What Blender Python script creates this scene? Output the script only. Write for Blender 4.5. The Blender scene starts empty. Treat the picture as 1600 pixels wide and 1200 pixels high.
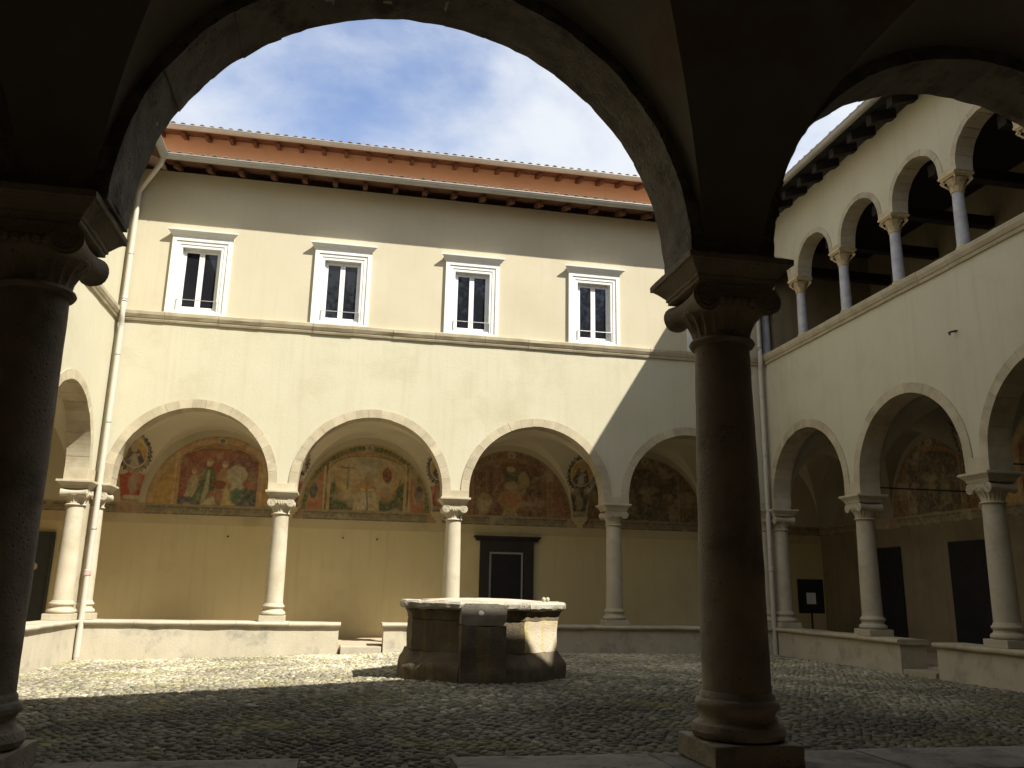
import bpy, math, random
import numpy as np
from mathutils import Vector, Matrix
from mathutils import noise as mn

random.seed(7)
rng = np.random.default_rng(7)
sc = bpy.context.scene
COL = sc.collection
PI = math.pi

# ------------------------------------------------------------------ camera
EYE = 1.6
yaw, pitch, roll = math.radians(10.98), math.radians(13.81), math.radians(1.0875)
fwd = Vector((math.sin(yaw)*math.cos(pitch), math.cos(yaw)*math.cos(pitch), math.sin(pitch)))
rgt = Vector((math.cos(yaw), -math.sin(yaw), 0))
upv = rgt.cross(fwd)
R_ = rgt*math.cos(roll) + upv*math.sin(roll)
U_ = -rgt*math.sin(roll) + upv*math.cos(roll)
cam = bpy.data.cameras.new('camera')
cam.sensor_width = 36; cam.lens = 1312.6*36/1600
cam.clip_start = 0.05; cam.clip_end = 2000
co = bpy.data.objects.new('camera', cam); COL.objects.link(co)
M = Matrix((( R_.x, U_.x, -fwd.x, 0), (R_.y, U_.y, -fwd.y, 0), (R_.z, U_.z, -fwd.z, EYE), (0, 0, 0, 1)))
co.matrix_world = M
sc.camera = co
sc.cycles.diffuse_bounces = 8; sc.cycles.max_bounces = 12

# ------------------------------------------------------------------ light
SUN = Vector((0.613, -0.625, 1.0)).normalized()
elev = math.asin(SUN.z); azim = math.atan2(SUN.x, SUN.y)
sl = bpy.data.lights.new('sun', 'SUN'); sl.energy = 5.0; sl.angle = math.radians(0.53)
sl.color = (1.0, 0.96, 0.86)
so = bpy.data.objects.new('sun', sl); COL.objects.link(so)
so.rotation_euler = SUN.to_track_quat('Z', 'Y').to_euler(); so.location = (0, 0, 60)
world = bpy.data.worlds.new('World'); sc.world = world; world.use_nodes = True
nt = world.node_tree; nt.nodes.clear()
def N(t, typ, **kw):
    n = t.nodes.new(typ)
    for k, v in kw.items(): setattr(n, k, v)
    return n
wo = N(nt, 'ShaderNodeOutputWorld'); bg = N(nt, 'ShaderNodeBackground')
sky = N(nt, 'ShaderNodeTexSky', sky_type='NISHITA', sun_disc=False)
sky.sun_elevation = elev; sky.sun_rotation = azim
sky.air_density = 1.0; sky.dust_density = 0.6; sky.ozone_density = 2.0
tc = N(nt, 'ShaderNodeTexCoord'); mp = N(nt, 'ShaderNodeMapping')
mp.inputs['Scale'].default_value = (1.0, 1.0, 1.5); mp.inputs['Location'].default_value = (11.2, 0.4, 3.1)
nz = N(nt, 'ShaderNodeTexNoise'); nz.inputs['Scale'].default_value = 1.8; nz.inputs['Detail'].default_value = 8
nz.inputs['Roughness'].default_value = 0.55; nz.inputs['Distortion'].default_value = 0.25
cr = N(nt, 'ShaderNodeValToRGB'); cr.color_ramp.elements[0].position = 0.335; cr.color_ramp.elements[1].position = 0.52
cr.color_ramp.interpolation = 'EASE'
cl = N(nt, 'ShaderNodeRGB'); cl.outputs[0].default_value = (8.0, 8.4, 9.0, 1)
mx = N(nt, 'ShaderNodeMix', data_type='RGBA')
tint = N(nt, 'ShaderNodeMix', data_type='RGBA', blend_type='MULTIPLY'); tint.inputs[0].default_value = 1
tint.inputs[7].default_value = (2.4, 2.2, 2.2, 1)
nt.links.new(tc.outputs['Generated'], mp.inputs[0]); nt.links.new(mp.outputs[0], nz.inputs['Vector'])
nt.links.new(nz.outputs['Fac'], cr.inputs[0]); nt.links.new(cr.outputs[0], mx.inputs[0])
nt.links.new(sky.outputs[0], tint.inputs[6]); nt.links.new(tint.outputs[2], mx.inputs[6]); nt.links.new(cl.outputs[0], mx.inputs[7])
nt.links.new(mx.outputs[2], bg.inputs[0]); bg.inputs[1].default_value = 0.057
nt.links.new(bg.outputs[0], wo.inputs[0])
vs = sc.view_settings
vs.view_transform = 'Standard'; vs.look = 'None'; vs.gamma = 1; vs.exposure = 0.93; vs.use_curve_mapping = False

# ------------------------------------------------------------------ materials
def material(name, c1, c2, scale=3.0, rough=0.85, bump=0.25, bscale=40.0, detail=6, c3=None, c3scale=0.7, c3amt=0.5,
             pits=0.0, metallic=0.0, streak=None, attr=None, spec=0.3, rnd=0.0):
    m = bpy.data.materials.new(name); m.use_nodes = True
    t = m.node_tree; b = t.nodes['Principled BSDF']
    b.inputs['Roughness'].default_value = rough; b.inputs['Metallic'].default_value = metallic
    b.inputs['Specular IOR Level'].default_value = spec
    g = N(t, 'ShaderNodeNewGeometry')
    L = t.links.new
    def noise(s, d=6, r=0.6, vec=None):
        n = N(t, 'ShaderNodeTexNoise'); n.inputs['Scale'].default_value = s; n.inputs['Detail'].default_value = d
        n.inputs['Roughness'].default_value = r; L(vec or g.outputs['Position'], n.inputs['Vector']); return n
    def ramp(sock, a, bb):
        r = N(t, 'ShaderNodeMapRange'); r.inputs[1].default_value = a; r.inputs[2].default_value = bb; L(sock, r.inputs[0]); return r.outputs[0]
    def mix(f, a, bcol, bt='MIX'):
        x = N(t, 'ShaderNodeMix', data_type='RGBA', blend_type=bt)
        for s, v in ((x.inputs[0], f), (x.inputs[6], a), (x.inputs[7], bcol)):
            if isinstance(v, (tuple, list)): s.default_value = (*v[:3], 1)
            elif isinstance(v, (int, float)): s.default_value = v
            else: L(v, s)
        return x.outputs[2]
    n1 = noise(scale, detail)
    base = mix(ramp(n1.outputs['Fac'], 0.3, 0.7), c1, c2)
    if attr:
        a = N(t, 'ShaderNodeAttribute'); a.attribute_name = attr
        base = mix(1.0, a.outputs['Color'], mix(ramp(n1.outputs['Fac'], .3, .7), c1, c2), 'MULTIPLY')
    if c3 is not None:
        n3 = noise(c3scale, 8, 0.65)
        base = mix(ramp(n3.outputs['Fac'], 0.52, 0.52 + 0.18), base, mix(c3amt, base, c3))
    if streak is not None:
        mpp = N(t, 'ShaderNodeMapping'); mpp.inputs['Scale'].default_value = (3.5, 3.5, 0.22); L(g.outputs['Position'], mpp.inputs[0])
        n4 = noise(1.6, 6, 0.6, mpp.outputs[0])
        base = mix(ramp(n4.outputs['Fac'], 0.5, 0.75), base, mix(streak[1], base, streak[0]))
    if rnd:
        oi = N(t, 'ShaderNodeObjectInfo')
        hs = N(t, 'ShaderNodeHueSaturation'); L(base, hs.inputs['Color'])
        rr = N(t, 'ShaderNodeMapRange'); rr.inputs[3].default_value = 1-rnd; rr.inputs[4].default_value = 1+rnd
        L(oi.outputs['Random'], rr.inputs[0]); L(rr.outputs[0], hs.inputs['Value']); base = hs.outputs[0]
    hgt = noise(bscale, 8, 0.65).outputs['Fac']
    if pits:
        vo = N(t, 'ShaderNodeTexVoronoi'); vo.inputs['Scale'].default_value = bscale*0.6; L(g.outputs['Position'], vo.inputs['Vector'])
        pv = ramp(vo.outputs['Distance'], 0.05, 0.28)
        pm = noise(bscale*0.12, 4).outputs['Fac']
        pmk = ramp(pm, 0.5, 0.62)
        ma = N(t, 'ShaderNodeMath', operation='MULTIPLY'); 
        inv = N(t, 'ShaderNodeMath', operation='SUBTRACT'); inv.inputs[0].default_value = 1; L(pv, inv.inputs[1])
        L(inv.outputs[0], ma.inputs[0]); L(pmk, ma.inputs[1])
        base = mix(ma.outputs[0], base, mix(pits, base, (0.10, 0.08, 0.055)))
        sb = N(t, 'ShaderNodeMath', operation='SUBTRACT'); L(hgt, sb.inputs[0]); L(ma.outputs[0], sb.inputs[1]); hgt = sb.outputs[0]
    L(base, b.inputs['Base Color'])
    if bump:
        bp = N(t, 'ShaderNodeBump'); bp.inputs['Strength'].default_value = bump; bp.inputs['Distance'].default_value = 0.02
        L(hgt, bp.inputs['Height']); L(bp.outputs[0], b.inputs['Normal'])
    rm = N(t, 'ShaderNodeMapRange'); rm.inputs[3].default_value = max(0, rough-0.08); rm.inputs[4].default_value = min(1, rough+0.08)
    L(n1.outputs['Fac'], rm.inputs[0]); L(rm.outputs[0], b.inputs['Roughness'])
    return m

MAT = {}
MAT['plaster'] = material('cream lime plaster', (.505, .47, .345), (.47, .435, .31), 0.9, .9, .22, 16, c3=(.40, .355, .24), c3scale=.45, c3amt=.55, streak=((.40, .36, .25), .40))
MAT['plaster_right'] = material('yellow cream lime plaster', (.52, .45, .28), (.45, .385, .23), 0.6, .9, .2, 18, c3=(.60, .50, .31), c3scale=.35, c3amt=.5, streak=((.52, .43, .27), .35))
MAT['plaster_up'] = material('peach cream plaster of upper storey', (.50, .45, .325), (.465, .415, .295), 0.8, .9, .10, 14, c3=(.42, .355, .24), c3scale=.3, c3amt=.4, streak=((.42, .36, .25), .3))
MAT['plaster_gal'] = material('ochre gallery plaster', (.66, .58, .34), (.61, .53, .30), 0.6, .92, .12, 12, c3=(.50, .41, .22), c3scale=.4, c3amt=.6, streak=((.50, .42, .24), .4))
MAT['plaster_dark'] = material('brown gallery plaster darkened for shade', (.27, .22, .135), (.22, .18, .11), 0.8, .92, .12, 12, c3=(.14, .11, .07), c3scale=.5, c3amt=.6, streak=((.12, .10, .06), .4))  # darker than the far gallery plaster to imitate shade in the right gallery
MAT['vault_dark'] = material('gallery vault plaster darkened for shade', (.34, .31, .24), (.29, .265, .20), 0.8, .92, .12, 12, c3=(.18, .15, .10), c3scale=.5, c3amt=.6)  # vault plaster toned down, right gallery shade put into the colour
MAT['plaster_band'] = material('pale plaster band', (.58, .50, .31), (.52, .44, .26), 1.2, .92, .12, 14, c3=(.34, .27, .14), c3scale=.8, c3amt=.6)
MAT['vault'] = material('vault plaster', (.56, .51, .37), (.52, .47, .335), 0.7, .92, .14, 10, c3=(.38, .33, .22), c3scale=.5, c3amt=.5)
MAT['vault_near'] = material('maroon patched vault plaster darkened for shade', (.22, .195, .155), (.17, .15, .12), 0.9, .95, .35, 22, c3=(.20, .09, .06), c3scale=.8, c3amt=.7)  # maroon patches are paint; the dark ground imitates near gallery shade
MAT['wall_near'] = material('wall plaster darkened for shade', (.20, .175, .13), (.15, .13, .10), 0.9, .95, .3, 20, c3=(.16, .14, .11), c3scale=.8, c3amt=.7)  # shade of the near wing put into the plaster colour
MAT['stone'] = material('travertine trim', (.47, .41, .29), (.37, .315, .21), 2.4, .85, .3, 45, c3=(.26, .215, .14), c3scale=1.6, c3amt=.6, pits=.45, rnd=.10)
MAT['stone_loggia'] = material('yellow loggia stone', (.56, .44, .24), (.43, .33, .17), 2.4, .88, .4, 45, c3=(.28, .22, .12), c3scale=1.6, c3amt=.6, pits=.5, rnd=.12)
MAT['stone_right'] = material('grimy stone trim', (.31, .25, .16), (.21, .17, .11), 2.4, .88, .4, 45, c3=(.15, .12, .08), c3scale=1.6, c3amt=.7, pits=.5, rnd=.14)
MAT['column_right'] = material('grimy travertine column', (.32, .27, .19), (.22, .18, .125), 2.2, .85, .45, 38, c3=(.16, .13, .09), c3scale=1.4, c3amt=.7, pits=.7)
MAT['bench_right'] = material('brown stained bench render', (.19, .145, .095), (.13, .10, .07), 1.3, .92, .3, 25, c3=(.13, .125, .10), c3scale=1.9, c3amt=.9, streak=((.10, .08, .06), .4))
MAT['column'] = material('travertine column', (.50, .45, .34), (.41, .355, .25), 2.2, .8, .35, 38, c3=(.29, .25, .17), c3scale=1.4, c3amt=.6, pits=.6)
MAT['column_near'] = material('weathered travertine darkened for shade', (.40, .335, .24), (.28, .235, .17), 3.0, .88, .6, 42, c3=(.09, .075, .055), c3scale=2.0, c3amt=.7, pits=.7)  # column stone darkened to read as standing in shade
MAT['stone_near'] = material('rough tufa darkened for shade', (.27, .24, .195), (.18, .16, .13), 5.0, .95, 1.0, 30, c3=(.06, .05, .04), c3scale=2.5, c3amt=.8, pits=.8, rnd=.12)  # rough stone whose dark tone stands in for shade under the arch
MAT['column_up'] = material('grey veined marble', (.50, .49, .50), (.36, .35, .37), 4.0, .5, .12, 30, c3=(.24, .23, .25), c3scale=3, c3amt=.6)
MAT['capital_up'] = material('yellowed limestone', (.62, .50, .30), (.48, .38, .22), 6.0, .85, .3, 60, c3=(.28, .21, .11), c3scale=4, c3amt=.6)
MAT['bench'] = material('patchy bench render', (.52, .465, .355), (.44, .39, .29), 1.3, .92, .3, 25, c3=(.27, .25, .205), c3scale=1.9, c3amt=.85, streak=((.40, .34, .24), .4))
MAT['coping'] = material('worn coping stone', (.48, .43, .33), (.38, .33, .245), 2.5, .85, .45, 35, c3=(.33, .29, .22), c3scale=2, c3amt=.6, pits=.5, rnd=.08)
MAT['well_pale'] = material('mossy limestone paled for sunlight', (.50, .45, .35), (.46, .35, .24), 2.2, .88, .7, 26, c3=(.36, .30, .04), c3scale=2.4, c3amt=.85, pits=.4, streak=((.40, .33, .05), .6))  # paleness imitates sun on the lit facet; the moss is its own colour
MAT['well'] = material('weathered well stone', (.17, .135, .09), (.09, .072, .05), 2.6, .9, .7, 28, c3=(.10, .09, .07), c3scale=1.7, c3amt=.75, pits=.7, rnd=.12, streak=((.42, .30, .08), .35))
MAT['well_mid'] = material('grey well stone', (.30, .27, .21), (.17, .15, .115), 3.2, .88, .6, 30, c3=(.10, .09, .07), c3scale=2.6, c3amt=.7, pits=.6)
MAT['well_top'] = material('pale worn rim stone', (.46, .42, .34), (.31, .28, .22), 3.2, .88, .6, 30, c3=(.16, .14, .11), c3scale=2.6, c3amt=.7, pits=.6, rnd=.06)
MAT['cobble'] = material('river cobble', (1, 1, 1), (.72, .70, .66), 9.0, .82, .3, 60, attr='tint', c3=(.17, .16, .05), c3scale=.6, c3amt=.7)
MAT['earth'] = material('packed earth joints', (.13, .11, .075), (.085, .07, .05), 6, .95, .6, 60, c3=(.07, .075, .035), c3scale=1.1, c3amt=.6)
MAT['floor'] = material('gallery floor brick', (.46, .37, .26), (.38, .30, .21), 2, .85, .2, 20)
MAT['wood'] = material('red brown eave timber', (.15, .062, .030), (.09, .038, .02), 5, .8, .3, 40)
MAT['beam'] = material('dark old beam', (.026, .020, .016), (.016, .013, .011), 5, .8, .3, 30)
MAT['gutter'] = material('weathered zinc gutter', (.40, .38, .33), (.33, .315, .28), 3, .5, .08, 30, metallic=.25, spec=.5)
MAT['pipe'] = material('cream painted downpipe', (.52, .475, .39), (.46, .42, .35), 3, .5, .06, 30, spec=.5)
MAT['pipe_iron'] = material('cast iron pipe foot', (.55, .53, .50), (.45, .30, .23), 5, .7, .25, 40, c3=(.42, .17, .10), c3scale=3, c3amt=.8)
MAT['tile'] = material('old terracotta roof tile', (.44, .31, .21), (.34, .25, .18), 5, .9, .3, 40, c3=(.30, .29, .24), c3scale=4, c3amt=.7, rnd=.25)
MAT['orange'] = material('orange attic plaster', (.60, .36, .225), (.55, .33, .20), 0.9, .9, .1, 12, c3=(.48, .28, .16), c3scale=.6, c3amt=.5, streak=((.52, .28, .15), .3))
MAT['marble'] = material('white stone window surround', (.70, .69, .66), (.62, .61, .57), 3, .7, .15, 40, c3=(.56, .54, .49), c3scale=2.2, c3amt=.4)
MAT['white'] = material('white painted sash', (.70, .70, .69), (.66, .66, .65), 3, .45, .02, 30, spec=.5)
MAT['iron'] = material('dark iron', (.035, .033, .03), (.02, .02, .02), 8, .6, .2, 50, metallic=.4)
MAT['galv'] = material('galvanised bar', (.45, .45, .44), (.38, .38, .37), 8, .45, .05, 50, metallic=.6)
MAT['door'] = material('dark stained door', (.022, .020, .024), (.014, .013, .017), 5, .5, .15, 30)
MAT['doorframe'] = material('dark stone door surround', (.040, .034, .034), (.026, .022, .023), 4, .75, .3, 30)
MAT['alu'] = material('light door trim', (.42, .42, .40), (.36, .36, .35), 4, .4, .02, 30, metallic=.4)
MAT['paper'] = material('white notice paper', (.75, .73, .66), (.70, .68, .60), 4, .8, .02, 30)
MAT['panel_grey'] = material('grey green door', (.055, .065, .06), (.045, .05, .05), 4, .6, .1, 30)
MAT['fresco'] = material('faded fresco', (1.4, 1.4, 1.4), (1.15, 1.13, 1.08), 9, .92, .15, 30, attr='tint', c3=(.36, .30, .20), c3scale=3.0, c3amt=.30)
MAT['fresco_dark'] = material('fresco darkened for shade', (.5, .45, .40), (.32, .30, .28), 9, .92, .15, 30, attr='tint', c3=(.08, .07, .05), c3scale=3.0, c3amt=.4)
MAT['dome'] = material('cover sheet', (.52, .42, .33), (.44, .35, .27), 5, .8, .2, 30)
MAT['hill'] = material('dry ground', (.12, .11, .07), (.08, .075, .05), .2, .95, .2, 3)
gm = bpy.data.materials.new('dark window glass'); gm.use_nodes = True
b_ = gm.node_tree.nodes['Principled BSDF']; b_.inputs['Base Color'].default_value = (.012, .013, .016, 1)
b_.inputs['Roughness'].default_value = .03; b_.inputs['IOR'].default_value = 1.52; b_.inputs['Specular IOR Level'].default_value = .5
MAT['glass'] = gm
# right wing shares the sunlit materials; shade-darkened plaster and stone stay separate
for k_, v_ in (('plaster_right', 'plaster'), ('column_right', 'column'), ('stone_right', 'stone'), ('stone_loggia', 'stone'), ('bench_right', 'bench'), ('fresco_dark', 'fresco')):
    MAT[k_] = MAT[v_]

# ------------------------------------------------------------------ mesh helpers
class MB:
    def __init__(s): s.v = []; s.f = []
    def add(s, vs, fs):
        o = len(s.v); s.v += [tuple(p) for p in vs]; s.f += [tuple(o+i for i in f) for f in fs]
    def box(s, a, b, fn=None, jit=0):
        x0, y0, z0 = a; x1, y1, z1 = b
        vs = [(x, y, z) for z in (z0, z1) for y in (y0, y1) for x in (x0, x1)]
        if jit: vs = [tuple(c + random.uniform(-jit, jit) for c in p) for p in vs]
        if fn: vs = [fn(*p) for p in vs]
        s.add(vs, [(0,1,3,2),(4,6,7,5),(0,4,5,1),(2,3,7,6),(0,2,6,4),(1,5,7,3)])
    def lathe(s, prof, n=24, c=(0,0,0), fn=None, cap=True):
        """prof: (r, z)"""
        vs = []
        for r, z in prof:
            for i in range(n):
                a = 2*PI*i/n; rr = r if not callable(r) else r(a)
                p = (c[0]+rr*math.cos(a), c[1]+rr*math.sin(a), c[2]+z)
                vs.append(fn(*p) if fn else p)
        fs = []
        for k in range(len(prof)-1):
            for i in range(n):
                j = (i+1) % n
                fs.append((k*n+i, k*n+j, (k+1)*n+j, (k+1)*n+i))
        if cap:
            fs.append(tuple(range(n-1, -1, -1))); fs.append(tuple((len(prof)-1)*n+i for i in range(n)))
        s.add(vs, fs)
    def sweep(s, prof, path, closed=True, fn=None, caps=True):
        """prof list of (a,b) ; path list of functions frames (o, A, B)"""
        n = len(prof); vs = []
        for o, A, B in path:
            for a, b in prof:
                p = Vector(o) + Vector(A)*a + Vector(B)*b
                vs.append(tuple(p) if not fn else fn(*p))
        fs = []
        m = n if closed else n-1
        for k in range(len(path)-1):
            for i in range(m):
                j = (i+1) % n
                fs.append((k*n+i, k*n+j, (k+1)*n+j, (k+1)*n+i))
        if caps and closed:
            fs.append(tuple(range(n-1, -1, -1))); fs.append(tuple((len(path)-1)*n+i for i in range(n)))
        s.add(vs, fs)
    def tube(s, pts, r, n=10, fn=None):
        pts = [Vector(p) for p in pts]; path = []
        for i, p in enumerate(pts):
            d = (pts[min(i+1, len(pts)-1)] - pts[max(i-1, 0)]).normalized()
            h = Vector((0, 0, 1)) if abs(d.z) < .9 else Vector((0, 1, 0))
            A = d.cross(h).normalized(); B = d.cross(A).normalized()
            path.append((p, A, B))
        rr = r if isinstance(r, (list, tuple)) else [r]*len(pts)
        prof = [(math.cos(2*PI*i/n), math.sin(2*PI*i/n)) for i in range(n)]
        o = len(s.v); vs = []
        for (p, A, B), q in zip(path, rr):
            for a, b in prof:
                w = p + A*a*q + B*b*q; vs.append(tuple(w) if not fn else fn(*w))
        fs = []
        for k in range(len(path)-1):
            for i in range(n):
                j = (i+1) % n; fs.append((k*n+i, k*n+j, (k+1)*n+j, (k+1)*n+i))
        fs.append(tuple(range(n-1, -1, -1))); fs.append(tuple((len(path)-1)*n+i for i in range(n)))
        s.add(vs, fs)
    def mesh(s, name, mat, smooth=None, bevel=0, rough=None):
        me = bpy.data.meshes.new(name); me.from_pydata(s.v, [], s.f)
        import bmesh
        bm = bmesh.new(); bm.from_mesh(me)
        bmesh.ops.remove_doubles(bm, verts=bm.verts, dist=1e-5)
        if bevel:
            es = [e for e in bm.edges if len(e.link_faces) == 2 and e.calc_face_angle(0) > .6]
            bmesh.ops.bevel(bm, geom=es, offset=bevel, segments=2, affect='EDGES', profile=.6, clamp_overlap=True)
        if rough:
            cell, amt, fr = rough
            for _ in range(5):
                es = [e for e in bm.edges if e.calc_length() > cell]
                if not es: break
                bmesh.ops.subdivide_edges(bm, edges=es, cuts=1, use_grid_fill=True)
                bmesh.ops.triangulate(bm, faces=[f for f in bm.faces if len(f.verts) > 4])
            for v in bm.verts:
                d = mn.noise_vector(v.co*fr)*amt + mn.noise_vector(v.co*fr*3.1)*amt*.4
                v.co += d
        bmesh.ops.recalc_face_normals(bm, faces=bm.faces)
        bm.to_mesh(me); bm.free()
        me.materials.append(MAT[mat])
        if smooth is not None:
            for p in me.polygons: p.use_smooth = True
            me.set_sharp_from_angle(angle=math.radians(smooth))
        return me
    def build(s, name, mat, parent=None, **kw):
        return link(name, s.mesh(name, mat, **kw), parent)

def link(name, me, parent=None, loc=None, rot=0):
    o = bpy.data.objects.new(name, me); COL.objects.link(o)
    if parent is not None: o.parent = parent
    if loc is not None: o.location = loc
    if rot: o.rotation_euler = (0, 0, rot)
    return o
def tag(o, label=None, cat=None, group=None, kind=None):
    if label: o['label'] = label
    if cat: o['category'] = cat
    if group: o['group'] = group
    if kind: o['kind'] = kind
    return o
def thing(name, label, cat, loc=(0,0,0), rot=0, group=None):
    o = link(name, None, None, loc, rot); return tag(o, label, cat, group)
def copy_tree(o, parent=None):
    c = o.copy(); COL.objects.link(c); c.parent = parent
    for ch in list(o.children): copy_tree(ch, c)
    return c

# ------------------------------------------------------------------ site dimensions
D, Nn, XL, XR = 23.11, 5.74, -6.52, 12.49       # wall axes round the court
T = 0.25
ZB, ZC = 0.72, 4.03                              # bench top, abacus top
ZS0, ZS1 = 8.38, 8.66                            # string course
ZE = 12.85                                       # eave
GD = 3.65                                        # gallery back wall offset
FLOOR = 0.15
SLOPE = 0.30
def g(x, y):
    r2 = (x-2.4)**2 + (y-15.5)**2
    h = 0.15*np.exp(-r2/(2*3.4**2))
    h = h - 0.20*np.clip((1.5-x)/6.5, 0, 1)
    return h - 0.015

# wing frames (u along the wall, v away from the court)
FR = {
 'far':   lambda u, v, z: (u, D+v, z),
 'right': lambda u, v, z: (XR+v, u, z),
 'left':  lambda u, v, z: (XL-v, u, z),
 'near':  lambda u, v, z: (u, Nn-v, z),
}
WING = {
 'far': thing('cloister_wing', 'sunlit cream wing across the courtyard with four white framed windows over painted arcade', 'building wing', (3.0, D, 0)),
 'right': thing('cloister_wing', 'shaded cream wing on the right with open upper loggia of small arches', 'building wing', (XR, 14.4, 0)),
 'left': thing('cloister_wing', 'sunlit wing edge seen past the left foreground column, beside cream downpipe', 'building wing', (XL, 14.4, 0)),
 'near': thing('cloister_wing', 'dark foreground wing whose big shadowed arch frames the courtyard', 'building wing', (.4, Nn, 0)),
}
for w in WING.values(): w.rotation_euler = (0, 0, 0)
def part(mb, name, mat, wing, **kw):
    """mesh built in world coordinates, parented to a wing empty"""
    p = WING[wing]; o = mb.build(name, mat, p, **kw)
    o.matrix_parent_inverse = Matrix.Translation(-Vector(p.location)); return o

ARC = {}
ARC['far'] = dict(cols=[-6.24+4.58*i for i in range(5)], ri=1.92, ro=2.15, zs=4.20, u0=XL-T, u1=XR+T)
ARC['right'] = dict(cols=[5.95+4.25*i for i in range(5)], ri=1.795, ro=2.02, zs=4.31, u0=Nn-T, u1=D+T)
ARC['left'] = dict(cols=[5.50+4.25*i for i in range(5)], ri=1.795, ro=2.02, zs=4.31, u0=Nn-T, u1=D+T)
ARC['near'] = dict(cols=[-6.72+4.73*i for i in range(5)], ri=2.03, ro=2.27, zs=4.07, u0=XL-T, u1=XR+T)

def arcade_wall(mb, fn, u0, u1, cs, r, zs, zb, zt, v0=-T, v1=T, n=28):
    """solid wall between zb and zt, arches of radius r centred at cs springing at zs"""
    us = [u0]; kinds = []
    pts = []                                   # (u, zlow)
    cur = u0
    pts.append((u0, zb))
    for c in cs:
        pts.append((c-r, zb)); pts.append((c-r, zs))
        for k in range(1, n):
            a = PI - PI*k/n; pts.append((c+r*math.cos(a), zs+r*math.sin(a)))
        pts.append((c+r, zs)); pts.append((c+r, zb))
    pts.append((u1, zb))
    for (ua, za), (ub, zb_) in zip(pts[:-1], pts[1:]):
        if abs(ua-ub) > 1e-6:
            for v in (v0, v1):
                mb.add([fn(ua, v, za), fn(ub, v, zb_), fn(ub, v, zt), fn(ua, v, zt)], [(0,1,2,3)])
        mb.add([fn(ua, v0, za), fn(ub, v0, zb_), fn(ub, v1, zb_), fn(ua, v1, za)], [(0,1,2,3)])
    mb.add([fn(u0, v0, zt), fn(u1, v0, zt), fn(u1, v1, zt), fn(u0, v1, zt)], [(0,1,2,3)])

def voussoirs(wing, fn, c, ri, ro, zs, v0, v1, n, mat, gap=.004, name='voussoir', rough=0):
    for k in range(n):
        a0 = PI*k/n + gap/ri/2; a1 = PI*(k+1)/n - gap/ri/2
        mb = MB(); m = 3; dv = random.uniform(-.004, .004); dr = random.uniform(-.005, .006); ri_ = ri+random.uniform(-.006, .006)
        vs = []
        for i in range(m+1):
            a = a0+(a1-a0)*i/m
            for (r, v) in ((ri_, v0+dv), (ro+dr, v0+dv), (ro+dr, v1), (ri_, v1)):
                vs.append(fn(c+r*math.cos(a), v, zs+r*math.sin(a)))
        fs = []
        for i in range(m):
            for q in range(4):
                w = (q+1) % 4; fs.append((i*4+q, i*4+w, i*4+4+w, i*4+4+q))
        fs += [(3,2,1,0), (m*4, m*4+1, m*4+2, m*4+3)]
        mb.add(vs, fs)
        part(mb, name, mat, wing, **(dict(rough=rough) if rough else {}))

def wall_holes(mb, fn, u0, u1, z0, z1, holes, v0=-T, v1=T):
    us = sorted({u0, u1} | {h[0] for h in holes} | {h[1] for h in holes})
    zs = sorted({z0, z1} | {h[2] for h in holes} | {h[3] for h in holes})
    for ua, ub in zip(us[:-1], us[1:]):
        for za, zb in zip(zs[:-1], zs[1:]):
            cu, cz = (ua+ub)/2, (za+zb)/2
            if any(h[0] < cu < h[1] and h[2] < cz < h[3] for h in holes): continue
            for v in (v0, v1): mb.add([fn(ua, v, za), fn(ub, v, za), fn(ub, v, zb), fn(ua, v, zb)], [(0,1,2,3)])
    for h in holes:
        a, b, c, d = h
        mb.add([fn(a,v0,c), fn(a,v1,c), fn(a,v1,d), fn(a,v0,d)], [(0,1,2,3)]); mb.add([fn(b,v0,c), fn(b,v1,c), fn(b,v1,d), fn(b,v0,d)], [(0,1,2,3)])
        mb.add([fn(a,v0,c), fn(b,v0,c), fn(b,v1,c), fn(a,v1,c)], [(0,1,2,3)]); mb.add([fn(a,v0,d), fn(b,v0,d), fn(b,v1,d), fn(a,v1,d)], [(0,1,2,3)])
    for z in (z0, z1): mb.add([fn(u0,v0,z), fn(u1,v0,z), fn(u1,v1,z), fn(u0,v1,z)], [(0,1,2,3)])
    for u in (u0, u1): mb.add([fn(u,v0,z0), fn(u,v1,z0), fn(u,v1,z1), fn(u,v0,z1)], [(0,1,2,3)])

def slab_run(wing, name, mat, fn, u0, u1, prof, L, gap=.008, jit=.004, fnm=part, **kw):
    """a profile (v,z) run along u cut into separate stones"""
    n = max(1, round((u1-u0)/L)); cuts = [u0+(u1-u0)*i/n + (random.uniform(-.15, .15)*L if 0 < i < n else 0) for i in range(n+1)]
    for a, b in zip(cuts[:-1], cuts[1:]):
        mb = MB(); dz = random.uniform(-jit, jit); dv = random.uniform(-jit, jit)
        m = max(1, int((b-a)/.25)); path = []
        for i in range(m+1):
            u = a+gap/2 + (b-a-gap)*i/m
            path.append(((0,0,0), u))
        vs = []; k = len(prof)
        for _, u in path:
            for v, z in prof:
                q = mn.noise(Vector((u*2.3, v*6, z*6+3)))*jit*1.5
                vs.append(fn(u, v+dv+q, z+dz+q))
        fs = []
        for i in range(m):
            for q in range(k):
                w = (q+1) % k; fs.append((i*k+q, i*k+w, (i+1)*k+w, (i+1)*k+q))
        fs += [tuple(range(k-1, -1, -1)), tuple(m*k+q for q in range(k))]
        mb.add(vs, fs); fnm(mb, name, mat, wing, **kw)

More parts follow.
